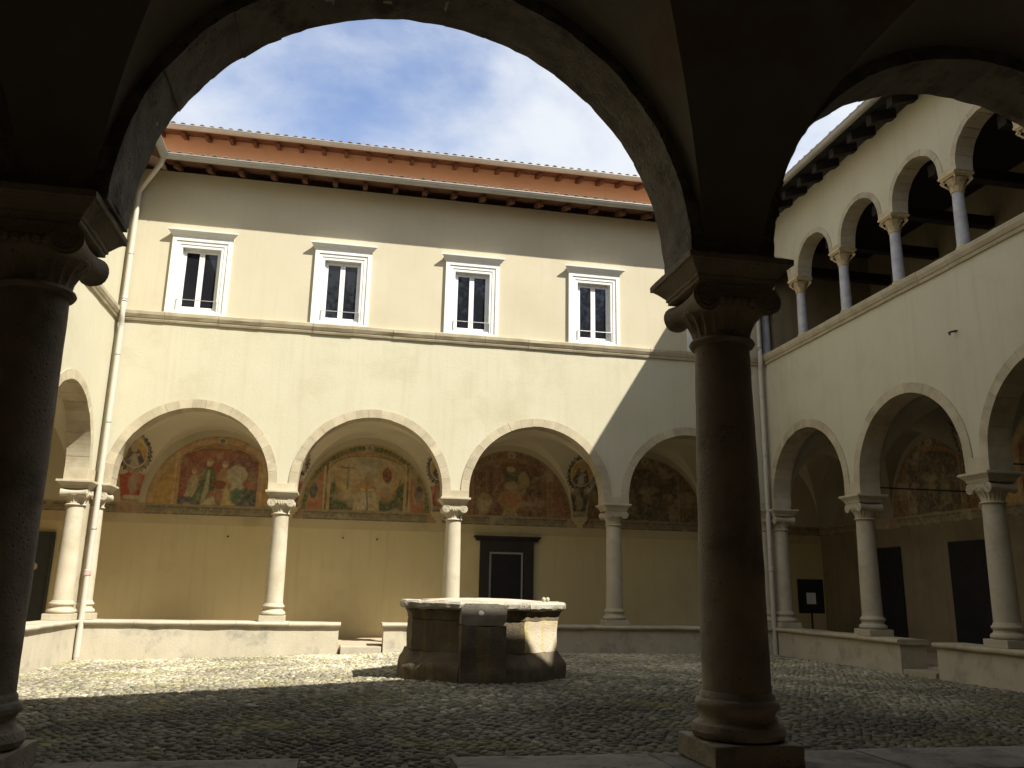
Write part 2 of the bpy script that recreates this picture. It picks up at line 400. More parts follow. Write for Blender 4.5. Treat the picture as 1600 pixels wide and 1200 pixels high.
# ------------------------------------------------------------------ ground
def build_ground():
    big = MB(); S = 400
    big.add([(-S,-S,-.6), (S,-S,-.6), (S,S,-.6), (-S,S,-.6)], [(0,1,2,3)])
    tag(big.build('surrounding_ground', 'hill'), kind='structure')
    x0, x1, y0, y1 = XL-.1, XR+.1, Nn-.1, D+.1
    nx, ny = 70, 66; vs = []; fs = []
    for j in range(ny+1):
        for i in range(nx+1):
            x = x0+(x1-x0)*i/nx; y = y0+(y1-y0)*j/ny
            vs.append((x, y, float(g(x, y)) - .012 + .006*mn.noise(Vector((x*2, y*2, 0)))))
    for j in range(ny):
        for i in range(nx):
            a = j*(nx+1)+i; fs.append((a, a+1, a+nx+2, a+nx+1))
    mb = MB(); mb.add(vs, fs)
    G = mb.build('courtyard_ground', 'earth', smooth=60); tag(G, kind='structure')
    # cobbles
    s = .118
    X, Y = np.meshgrid(np.arange(XL+T+.1, XR-T-.05, s), np.arange(Nn+T+.12, D-T-.08, s*.86))
    X = X + (np.arange(X.shape[0]) % 2)[:, None]*s*.5
    X = X.ravel(); Y = Y.ravel()
    X = X + rng.uniform(-.3, .3, X.size)*s; Y = Y + rng.uniform(-.28, .28, Y.size)*s
    wx, wy = 2.56, 15.72
    keep = (np.maximum(np.maximum(abs(X-wx), abs(Y-wy)), (abs(X-wx)+abs(Y-wy))*.7071) > 1.36)
    keep &= rng.random(X.size) > .03
    X, Y = X[keep], Y[keep]; n = X.size; K = 7
    rad = (.34+.30*rng.random(n)**1.6)*s
    asp = rng.uniform(.72, 1.35, n); ang = rng.uniform(0, PI, n)
    hh = rng.uniform(.003, .016, n)
    ka = np.arange(K)*2*PI/K
    th = ka[None, :] + rng.uniform(-.25, .25, (n, K))
    rr = rad[:, None]*rng.uniform(.86, 1.14, (n, K))
    ex = rr*np.cos(th)*asp[:, None]; ey = rr*np.sin(th)/asp[:, None]
    ca, sa = np.cos(ang)[:, None], np.sin(ang)[:, None]
    dx, dy = ex*ca-ey*sa, ex*sa+ey*ca
    gz = g(X, Y)
    tz = rng.uniform(-.10, .10, (n, 2))
    V = np.zeros((n, 2*K+1, 3))
    V[:, :K, 0] = X[:, None]+dx; V[:, :K, 1] = Y[:, None]+dy; V[:, :K, 2] = gz[:, None]-.02
    V[:, K:2*K, 0] = X[:, None]+dx*.78; V[:, K:2*K, 1] = Y[:, None]+dy*.78
    V[:, K:2*K, 2] = (gz+hh*.72)[:, None] + dx*tz[:, :1] + dy*tz[:, 1:]
    V[:, 2*K, 0] = X; V[:, 2*K, 1] = Y; V[:, 2*K, 2] = gz+hh
    cf = []
    for k in range(K):
        j = (k+1) % K; cf.append((k, j, K+j)); cf.append((k, K+j, K+k)); cf.append((K+k, K+j, 2*K))
    cf = np.array(cf)
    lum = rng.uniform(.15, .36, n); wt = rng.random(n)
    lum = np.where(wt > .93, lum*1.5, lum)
    border = np.clip(1-(D-.4-Y)/1.1, 0, 1); pale = np.clip((Y-11+1.5*np.sin(X*.9))/7, 0, 1); lum = lum*(.40+1.0*pale+.45*border)*(1+.35*np.sin(X*1.3+np.sin(Y*.8)*2)*np.sin(Y*1.1+X*.4))  # border stones are pale; the wide falloff imitates lit and shaded ground
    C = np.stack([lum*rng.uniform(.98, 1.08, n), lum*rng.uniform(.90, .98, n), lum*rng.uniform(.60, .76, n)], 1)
    # nearest 300 in view as parts
    P = np.stack([X, Y, gz-EYE], 1); F_ = np.array(fwd); Rr = np.array(R_); Uu = np.array(U_)
    zc = P@F_; px = 800+1312.6*(P@Rr)/zc; py = 600-1312.6*(P@Uu)/zc
    vis = (px > 60) & (px < 1560) & (py < 1195) & ~((px > 1060) & (px < 1250))
    order = np.argsort(np.where(vis, zc, 1e9))[:300]
    sel = np.zeros(n, bool); sel[order] = True
    def mk(idx, name):
        v = V[idx].reshape(-1, 3); m = len(idx)
        f = (cf[None] + (np.arange(m)*(2*K+1))[:, None, None]).reshape(-1, 3)
        me = bpy.data.meshes.new(name)
        me.vertices.add(len(v)); me.vertices.foreach_set('co', v.ravel())
        me.loops.add(f.size); me.loops.foreach_set('vertex_index', f.ravel().astype(np.int32))
        me.polygons.add(len(f)); me.polygons.foreach_set('loop_start', (np.arange(len(f))*3).astype(np.int32))
        me.update(calc_edges=True)
        ca_ = me.color_attributes.new('tint', 'FLOAT_COLOR', 'POINT')
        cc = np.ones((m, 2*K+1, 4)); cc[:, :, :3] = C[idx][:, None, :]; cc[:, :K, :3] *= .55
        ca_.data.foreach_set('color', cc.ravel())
        me.materials.append(MAT['cobble']); me.polygons.foreach_set('use_smooth', np.ones(len(f), bool))
        return me
    for i in np.where(sel)[0]:
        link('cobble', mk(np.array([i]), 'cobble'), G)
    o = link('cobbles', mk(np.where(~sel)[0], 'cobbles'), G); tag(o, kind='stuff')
    # gallery floors
    mb = MB(); a = XL-GD; b = XR+GD; c = D+GD; d = Nn-6.65
    for q in ((a, D+.3, b, c), (a, d, XL-.3, D+.3), (XR+.3, d, b, D+.3), (XL-.3, d, XR+.3, Nn-.3)):
        mb.box((q[0], q[1], -.5), (q[2], q[3], FLOOR))
    tag(mb.build('gallery_floor', 'floor'), kind='structure')
build_ground()

# ------------------------------------------------------------------ vaults
def bay_vault(mb, fn, u0, u1, uc, a, v0, v1, z0, Hc, n=18):
    """groin vault: barrel along u over [v0,v1]; lunette cylinders along v of half width a at uc"""
    vc, b = (v0+v1)/2, (v1-v0)/2
    tt = [PI*k/(2*n) for k in range(n+1)]
    P = lambda u, v, z: fn(u, v, z)
    for sv in (-1, 1):
        for k in range(n):
            t0, t1 = tt[k], tt[k+1]           # t: 0 springing -> pi/2 crown
            r0 = (b*math.cos(t0), z0+Hc*math.sin(t0)); r1 = (b*math.cos(t1), z0+Hc*math.sin(t1))
            a0, a1 = a*math.cos(t0), a*math.cos(t1)
            for su, ue in ((-1, u0), (1, u1)):
                m = 4
                for i in range(m):
                    f0, f1 = i/m, (i+1)/m
                    q = []
                    for (rv, rz), aa, ff in ((r0, a0, f0), (r0, a0, f1), (r1, a1, f1), (r1, a1, f0)):
                        us = uc+su*aa; q.append(P(us+(ue-us)*ff, vc+sv*rv, rz))
                    mb.add(q, [(0,1,2,3)])
                # lunette surface at height of t, u = uc+su*a*cos(t), v from vc+sv*b*cos(t) to wall
                q = []
                m = 3
                for i in range(m):
                    f0, f1 = i/m, (i+1)/m; q = []
                    for (rv, rz), aa, ff in ((r0, a0, f0), (r0, a0, f1), (r1, a1, f1), (r1, a1, f0)):
                        vs_ = vc+sv*rv; ve = vc+sv*b; q.append(P(uc+su*aa, vs_+(ve-vs_)*ff, rz))
                    mb.add(q, [(0,1,2,3)])
ZV, HV = 3.96, 2.27
VA = {'far': 2.08, 'right': 1.93, 'left': 1.93, 'near': 2.14}
def vaults():
    for w in ('far', 'right', 'left', 'near'):
        A = ARC[w]; fn = FR[w]; c = A['cols']; cs = [(p+q)/2 for p, q in zip(c[:-1], c[1:])]
        bnd = [A['u0']] + c[1:-1] + [A['u1']]
        v1 = GD if w != 'near' else 6.65
        for i, uc in enumerate(cs):
            mb = MB(); bay_vault(mb, fn, bnd[i], bnd[i+1], uc, VA[w], T+.004, v1-.004, ZV, HV)
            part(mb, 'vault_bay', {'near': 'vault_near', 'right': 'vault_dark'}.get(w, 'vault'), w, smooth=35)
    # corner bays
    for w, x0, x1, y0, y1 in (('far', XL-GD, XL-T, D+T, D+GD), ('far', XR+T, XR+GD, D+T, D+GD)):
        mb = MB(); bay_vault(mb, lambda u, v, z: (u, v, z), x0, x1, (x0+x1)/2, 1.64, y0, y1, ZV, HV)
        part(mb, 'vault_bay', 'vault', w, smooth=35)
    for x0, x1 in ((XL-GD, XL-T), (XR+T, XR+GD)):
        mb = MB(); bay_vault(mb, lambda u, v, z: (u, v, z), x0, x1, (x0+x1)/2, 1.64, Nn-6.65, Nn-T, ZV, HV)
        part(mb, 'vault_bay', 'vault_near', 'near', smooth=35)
vaults()

# ------------------------------------------------------------------ arcade walls
def lower_walls():
    for w in ('far', 'right', 'left', 'near'):
        A = ARC[w]; fn = FR[w]; c = A['cols']; cs = [(p+q)/2 for p, q in zip(c[:-1], c[1:])]
        eps = .0
        u0, u1 = (XL+T+.002, XR-T-.002) if w in ('far', 'near') else (A['u0'], A['u1'])
        nearm = w == 'near'
        mb = MB(); arcade_wall(mb, fn, u0, u1, cs, A['ri']+(.04 if not nearm else .012), A['zs'], ZC+.02, ZS0+.1)
        part(mb, 'arcade_wall', 'plaster' if w != 'right' else 'plaster_right', w)
        for cc in cs:
            voussoirs(w, fn, cc, A['ri'], A['ro'], A['zs'], -T-.022, T+.022, 19, {'near': 'stone_near', 'right': 'stone_right'}.get(w, 'stone'), rough=(.10, .009, 8) if nearm else 0, gap=.004 if not nearm else -.006)
        # impost stones on the capitals
        for i, u in enumerate(c):
            ww = (c[1]-c[0])/2 - A['ri']
            mb = MB(); mb.box((u-ww, -T-.026, ZC+.003), (u+ww, T+.026, A['zs']+.03 if not nearm else A['zs']+.03), fn)
            part(mb, 'impost_stone', {'near': 'stone_near', 'right': 'stone_right'}.get(w, 'stone'), w, bevel=.006)
    # corner piers
    for w, x, y in (('far', XL, D), ('far', XR, D), ('near', XL, Nn), ('near', XR, Nn)):
        mb = MB()
        sx = 1 if x == XL else -1; sy = -1 if y == D else 1
        mb.box((x-T+.001, y-T+.001, -.4), (x+T-.001, y+T-.001, ZC+.1))
        if not (x == XR and y == D): mb.box((x-T+.02, min(y+sy*T, y+sy*(T+.25)), -.4), (x+T-.02, max(y+sy*T, y+sy*(T+.25)), ZC+.1))
        part(mb, 'corner_pier', 'stone' if w == 'far' else 'stone_near', w)
    # gallery back walls
    a, b, c, d = XL-GD, XR+GD, D+GD, Nn-6.65
    def bw(w, q, nm, mat, z0, z1):
        mb = MB(); mb.box((q[0], q[1], z0), (q[2], q[3], z1)); part(mb, nm, mat, w)
    t = .4
    for w, q in (('far', (a-t, c, b+t, c+t)), ('right', (b, d, b+t, c-.001)), ('left', (a-t, d, a, c-.001)), ('near', (a-t, d-t, b+t, d-.001))):
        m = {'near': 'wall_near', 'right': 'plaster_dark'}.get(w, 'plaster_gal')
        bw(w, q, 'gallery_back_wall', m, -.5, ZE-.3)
    # pale band and painted frieze on back walls (thin plaster courses, 1.5-3 cm proud)
    for w in ('far', 'right', 'left'):
        fn = FR[w]; u0, u1 = (a+.01, b-.01) if w == 'far' else (d+.01, c-.03)
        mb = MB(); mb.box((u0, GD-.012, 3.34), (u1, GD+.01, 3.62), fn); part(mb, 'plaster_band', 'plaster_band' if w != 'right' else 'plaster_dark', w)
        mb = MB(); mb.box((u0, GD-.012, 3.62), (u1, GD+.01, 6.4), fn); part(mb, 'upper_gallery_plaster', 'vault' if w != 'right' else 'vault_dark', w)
lower_walls()

def string_courses():
    prof = [(-T+.02, ZS0), (-T-.05, ZS0+.01), (-T-.07, ZS0+.06), (-T-.05, ZS0+.08), (-T-.08, ZS0+.10), (-T-.12, ZS0+.18), (-T-.13, ZS0+.26), (-T-.12, ZS1), (-T+.02, ZS1)]
    slab_run('far', 'string_course_stone', 'stone', FR['far'], XL+T, XR-T, prof, 1.25, jit=.006)
    slab_run('left', 'string_course_stone', 'stone', FR['left'], Nn+T, D-T, prof, 1.3, jit=.005)
    slab_run('near', 'string_course_stone', 'stone', FR['near'], XL+T, XR-T, prof, 2.2, jit=.004)
    prof2 = [(-v_, z) for v_, z in []]
    prof2 = [(T+.05, ZS0+.1)] + prof[:-1] + [(T+.05, ZS1)]
    slab_run('right', 'sill_stone', 'stone_loggia', FR['right'], Nn+T, D-T, prof2, 1.2, jit=.005)
string_courses()

# ------------------------------------------------------------------ upper walls and windows
WINX = [-4.31, -0.50, 3.20, 6.87, 10.58]
def upper_walls():
    fn = FR['far']
    holes = [(x-.51, x+.51, 8.78, 10.60) for x in WINX]
    mb = MB(); wall_holes(mb, fn, XL+T+.002, XR-T-.002, ZS1-.18, ZE-.05, holes); part(mb, 'upper_wall', 'plaster_up', 'far')
    for w in ('left', 'near'):
        A = ARC[w]; mb = MB(); u0, u1 = (XL+T+.002, XR-T-.002) if w == 'near' else (A['u0'], A['u1'])
        mb.box((u0, -T, ZS1-.18), (u1, T, ZE-.05), FR[w]); part(mb, 'upper_wall', 'plaster', w)
    # upper loggia of right wing
    fn = FR['right']; up = [23.04-2.155*i for i in range(9)]
    up = [u for u in up if u > Nn-.2]
    cs = [(p+q)/2 for p, q in zip(up[:-1], up[1:])][::-1]
    mb = MB(); arcade_wall(mb, fn, Nn-T, D+T, cs, .86, 10.62, 10.49, ZE-.05, -.2, .2, n=20); part(mb, 'loggia_wall', 'plaster_right', 'right')
    for c in cs: voussoirs('right', fn, c, .80, .94, 10.62, -.215, .215, 13, 'stone_loggia', gap=.004)
    for u in up:
        mb = MB(); mb.box((u-.275, -.212, 10.49), (u+.275, .212, 10.63), fn); part(mb, 'impost_stone', 'stone_loggia', 'right', bevel=.004)
    # loggia interior: ceiling joists
    mb = MB(); mb.box((Nn-6, .2, 12.3), (D+GD, GD, 12.4), fn); part(mb, 'loggia_ceiling', 'beam', 'right')
    for i, u in enumerate([21.9-2.155*k*1.0 for k in range(8)]):
        mb = MB(); mb.box((u-.12, .25, 11.05), (u+.12, GD, 11.33), fn); part(mb, 'tie_beam', 'beam', 'right', bevel=.01)
    mb = MB(); mb.box((Nn-6, .3, ZS0-.1), (D+GD, GD, ZS0+.02), fn); part(mb, 'loggia_floor', 'floor', 'right')
    mb = MB(); mb.box((D-T, .2, ZS0), (D+.1, GD, ZE-.3), fn); part(mb, 'loggia_end_wall', 'plaster_dark', 'right')
    # upper floor slabs for the other wings keep light out
    mb = MB(); mb.box((XL-GD, D+.2, ZS0-.1), (XR+GD, D+GD, ZS0), None); part(mb, 'upper_floor', 'floor', 'far')
    mb = MB(); mb.box((XL-GD, Nn-6.65, ZS0-.1), (XL-.2, D, ZS0-.002), None); part(mb, 'upper_floor', 'floor', 'left')
    mb = MB(); mb.box((XL-.1, Nn-6.65, ZS0-.1), (XR+.1, Nn-.2, ZS0), None); part(mb, 'upper_floor', 'floor', 'near')
upper_walls()

def ring_frame(mb, u0, u1, z0, z1, w, v0, v1):
    mb.box((u0, v0, z0), (u0+w, v1, z1)); mb.box((u1-w, v0, z0), (u1, v1, z1))
    mb.box((u0+w, v0, z0), (u1-w, v1, z0+w)); mb.box((u0+w, v0, z1-w), (u1-w, v1, z1))
def make_window():
    W = link('window', None)
    # local: x along, y depth (court at -y), z up from 0 = string top
    def fr(u0, u1, z0, z1, w, v0, v1, name, mat, par=W, bevel=.006):
        mb = MB(); ring_frame(mb, u0, u1, z0, z1, w, v0, v1); return mb.build(name, mat, par, bevel=bevel)
    def fr3(x, zb, zt, w, v0, v1, name, par):
        mb = MB(); mb.box((-x, v0, zb), (-x+w, v1, zt)); mb.box((x-w, v0, zb), (x, v1, zt))
        mb.box((-x+w, v0, zt-w), (x-w, v1, zt)); mb.box((-x+w, v0, zb), (x-w, v1, zb+.055)); return mb.build(name, 'marble', par, bevel=.005)
    s = fr3(.79, 0.0, 2.20, .115, -.085, .0, 'surround', W)
    fr3(.68, .05, 2.09, .10, -.062, .02, 'inner_architrave', s)
    fr3(.59, .09, 1.99, .085, -.046, .16, 'reveal', s)
    mb = MB()
    prof = [(0, 2.2), (-.09, 2.2), (-.095, 2.23), (-.12, 2.26), (-.16, 2.31), (-.20, 2.345), (-.205, 2.39), (-.10, 2.415), (0, 2.42)]
    vs = []
    for sx in (-1, 1):
        for v, z in prof: vs.append((sx*(.80+max(0, -v-.09)*1.2), v, z))
    k = len(prof); fs = [(i, (i+1) % k, k+(i+1) % k, k+i) for i in range(k)] + [tuple(range(k-1, -1, -1)), tuple(range(k, 2*k))]
    mb.add(vs, fs); mb.build('cornice', 'marble', W)
    mb = MB(); ring_frame(mb, -.505, .505, .145, 1.905, .035, .07, .15); F = mb.build('casement_frame', 'white', W, bevel=.004)
    for sx in (-1, 1):
        mb = MB(); a, b = (.0035, .468) if sx > 0 else (-.468, -.0035)
        ring_frame(mb, a, b, .182, 1.868, .065, .085, .14); l = mb.build('sash', 'white', F, bevel=.004)
        mb = MB(); ip = .085 if sx > 0 else .06; jp = .06 if sx > 0 else .085
        mb.box((a+ip, .11, .245), (b-jp, .118, 1.805)); mb.build('pane', 'glass', F)
    mb = MB(); mb.tube([(-.52, -.06, .40), (.52, -.06, .40)], .010, 8); mb.tube([(-.52, -.06, .40), (-.52, -.06, .12)], .010, 8); mb.tube([(.52, -.06, .40), (.52, -.06, .12)], .010, 8)
    mb.build('guard_bar', 'galv', W)
    mb = MB(); mb.box((-.5, .3, .13), (.5, .34, 1.92)); mb.build('dark_backing', 'door', W)  # dark sheet set behind the panes
    return W
win = make_window()
for i, x in enumerate(WINX):
    o = win if i == 0 else copy_tree(win)
    o.parent = WING['far']; o.matrix_parent_inverse = Matrix.Translation(-Vector(WING['far'].location))
    o.location = (x, D-T-.001, ZS1+.0)

# ------------------------------------------------------------------ eaves, gutters, roofs
def eaves(wing, fn, u0, u1, ze, vwall, over, pitch_, W, roofdepth, ru0, ru1, beamsz=(.13, .16), tiles=True, rows=2, wood='wood'):
    mk = lambda mb, n, m, **kw: W(mb, n, m, **kw)
    ve = vwall-over
    # rafters
    u = u0+.35
    while u < u1-.1:
        mb = MB(); d = random.uniform(-.01, .01)
        b2 = beamsz[0]/2; z = ze-.08
        def bx(a, v0, z0, v1, z1):
            pass
        vs = []
        for uu in (u-b2+d, u+b2+d):
            vs += [fn(uu, vwall+.05, z-beamsz[1]+.04*0+ (over)*SLOPE), fn(uu, ve+.16, z-beamsz[1]), fn(uu, ve+.16, z-.02), fn(uu, vwall+.05, z-.02+over*SLOPE)]
        mb.add(vs, [(0,1,2,3), (7,6,5,4), (0,4,5,1), (1,5,6,2), (2,6,7,3), (3,7,4,0)])
        mk(mb, 'rafter', wood, bevel=.008); u += pitch_
    # soffit planks
    npl = 5
    for k in range(npl):
        va = ve+.05+(over+.0)*k/npl; vb = ve+.05+over*(k+1)/npl-.008
        mb = MB(); za = ze-.095+(va-ve)*SLOPE; zb_ = ze-.095+(vb-ve)*SLOPE
        mb.add([fn(u0, va, za), fn(u1, va, za), fn(u1, vb, zb_), fn(u0, vb, zb_), fn(u0, va, za+.03), fn(u1, va, za+.03), fn(u1, vb, zb_+.03), fn(u0, vb, zb_+.03)],
               [(0,1,2,3), (4,7,6,5), (0,4,5,1), (1,5,6,2), (2,6,7,3), (3,7,4,0)])
        mk(mb, 'soffit_board', wood)
    # gutter: half round trough with bead
    R = .115; gv, gz = ve-.06, ze-.0
    prof = [(gv+R*math.cos(a), gz+R*math.sin(a)) for a in [PI+PI*i/12 for i in range(13)]]
    prof = [(gv-R-.012, gz+.012), (gv-R-.012, gz-.008)] + prof + [(gv+R-.008, gz+.01)] + [(gv+(R-.01)*math.cos(a), gz+(R-.01)*math.sin(a)) for a in [2*PI-PI*i/12 for i in range(13)]]
    mb = MB(); vs = []; k = len(prof)
    n = max(2, int((u1-u0)/.5)); 
    for i in range(n+1):
        uu = u0+(u1-u0)*i/n; dz = .008*mn.noise(Vector((uu*.7, 3, 1)))
        vs += [fn(uu, v, z+dz) for v, z in prof]
    fs = []
    for i in range(n):
        for q in range(k):
            w = (q+1) % k; fs.append((i*k+q, i*k+w, (i+1)*k+w, (i+1)*k+q))
    fs += [tuple(range(k)), tuple(n*k+q for q in range(k))]
    mb.add(vs, fs); gt = mk(mb, 'gutter', 'gutter', smooth=50)
    uu = u0+.6
    while uu < u1:
        mb = MB()      # joints of gutter lengths
        pr = [((R+.007)*math.cos(a), (R+.007)*math.sin(a)) for a in [PI+PI*i/10 for i in range(11)]]
        for i in range(10):
            (a1, b1), (a2, b2_) = pr[i], pr[i+1]
            mb.add([fn(uu, gv+a1, gz+b1), fn(uu+.03, gv+a1, gz+b1), fn(uu+.03, gv+a2, gz+b2_), fn(uu, gv+a2, gz+b2_)], [(0,1,2,3)])
        uu += 2.0
        mk(mb, 'gutter_joint', 'gutter')
    # roof deck
    mb = MB(); z0 = ze-.03
    vr = roofdepth
    vs = [fn(ru0, ve+.02, z0), fn(ru1, ve+.02, z0), fn(ru1, vr, z0+(vr-ve)*SLOPE), fn(ru0, vr, z0+(vr-ve)*SLOPE),
          fn(ru0, ve+.02, z0+.04), fn(ru1, ve+.02, z0+.04), fn(ru1, vr, z0+.04+(vr-ve)*SLOPE), fn(ru0, vr, z0+.04+(vr-ve)*SLOPE)]
    mb.add(vs, [(0,1,2,3), (4,7,6,5), (0,4,5,1), (1,5,6,2), (2,6,7,3), (3,7,4,0)]); mk(mb, 'roof', 'tile')
    # curved tiles
    sp = .30; nt_ = int((u1-u0)/sp)
    me = None
    def tmesh():
        mb = MB(); L = .46; m = 6; vs = []
        for (v, r, zz) in ((0, .112, 0), (L, .092, .0)):
            for rr in (r, r-.014):
                for i in range(m+1):
                    a = PI*i/m; vs.append((rr*math.cos(a), v, zz+rr*math.sin(a)*.95))
        k = m+1; fs = []
        for i in range(m):
            fs += [(i, i+1, 2*k+i+1, 2*k+i), (k+i, 3*k+i, 3*k+i+1, k+i+1), (i, k+i, k+i+1, i+1), (2*k+i, 2*k+i+1, 3*k+i+1, 3*k+i)]
        fs += [(0, 2*k, 3*k, k), (m, k+m, 3*k+m, 2*k+m)]
        mb.add(vs, fs); return mb.mesh('roof_tile', 'tile')
    me = tmesh()
    o0 = Vector(fn(0, 0, 0)); ax = Vector(fn(1, 0, 0))-o0; ay = Vector(fn(0, 1, 0))-o0
    ay2 = (ay+Vector((0, 0, SLOPE))).normalized(); az = ax.cross(ay2)
    if az.z < 0: az = -az
    rowsn = min(rows, 300//max(nt_, 1))
    for r in range(rowsn):
        for i in range(nt_):
            v = ve-.06+r*.40+random.uniform(-.012, .012)
            p = Vector(fn(u0+sp*(i+.5)+random.uniform(-.012, .012), v, ze+.045+(v-ve)*SLOPE+random.uniform(-.006, .010)))
            o = mk(me, 'roof_tile', None)
            mw = Matrix.Translation(p) @ Matrix((( ax.x, ay2.x, az.x, 0), (ax.y, ay2.y, az.y, 0), (ax.z, ay2.z, az.z, 0), (0,0,0,1)))
            o.matrix_basis = mw
    # remaining rows joined
    mb = MB(); vstart = ve-.06+rowsn*.40
    m = 6
    for i in range(nt_):
        uc = u0+sp*(i+.5)
        vs = []
        for v in (vstart, vr):
            for q in range(m+1):
                a = PI*q/m; vs.append(fn(uc+.10*math.cos(a), v, ze+.045+(v-ve)*SLOPE+.09*math.sin(a)))
        mb.add(vs, [(q, q+1, m+2+q, m+1+q) for q in range(m)])
    o = mk(mb, 'roof_tiles', 'tile', smooth=40); tag(o, kind='stuff')

def wing_adder(wing):
    P = WING[wing]; inv = Matrix.Translation(-Vector(P.location))
    def f(mb, n, m, **kw):
        if isinstance(mb, bpy.types.Mesh): o = link(n, mb, P)
        else: o = mb.build(n, m, P, **kw)
        o.matrix_parent_inverse = inv; return o
    return f
OV = .80
eaves('far', FR['far'], XL+T+OV, XR-T-OV, ZE, -T, OV, .85, wing_adder('far'), 4.2, XL-7, XR+7)
eaves('right', FR['right'], Nn+T+OV, D-T-OV, ZE-.02, -T, OV, .80, wing_adder('right'), 7.5, Nn-12, D+7, beamsz=(.20, .26), wood='beam')
eaves('left', FR['left'], Nn+T+OV, D-T-OV, ZE-.01, -T, OV, .85, wing_adder('left'), 7.5, Nn-12, D+7)
eaves('near', FR['near'], XL+T+OV, XR-T-OV, ZE-.015, -T, OV, .85, wing_adder('near'), 7.5, XL-7, XR+7, rows=1)

# taller attic building behind the far wing
TB = thing('attic_building', 'taller orange rendered building rising behind the far wing under a tiled eave', 'building', (3, 27.4, 0))
def tb_add(mb, n, m, **kw):
    if isinstance(mb, bpy.types.Mesh): o = link(n, mb, TB)
    else: o = mb.build(n, m, TB, **kw)
    o.matrix_parent_inverse = Matrix.Translation(-Vector(TB.location)); return o
mb = MB(); mb.box((-12.5, 27.4, ZE-1.5), (13.5, 38, 16.45)); tb_add(mb, 'attic_wall', 'orange')
eaves('tb', lambda u, v, z: (u, 27.4+v, z), -12.5, 13.7, 16.22, 0, .85, .76, tb_add, 8, -12.6, 13.8)
# outer shell walls of the side and near wings above the galleries
for w, q in (('right', (XR+GD+.4, Nn-6, XR+GD+.6, D+GD)), ('left', (XL-GD-.6, Nn-6, XL-GD-.4, D+GD))):
    mb = MB(); mb.box((q[0], q[1], -.5), (q[2], q[3], ZE+1.0)); part(mb, 'outer_wall', 'plaster', w)

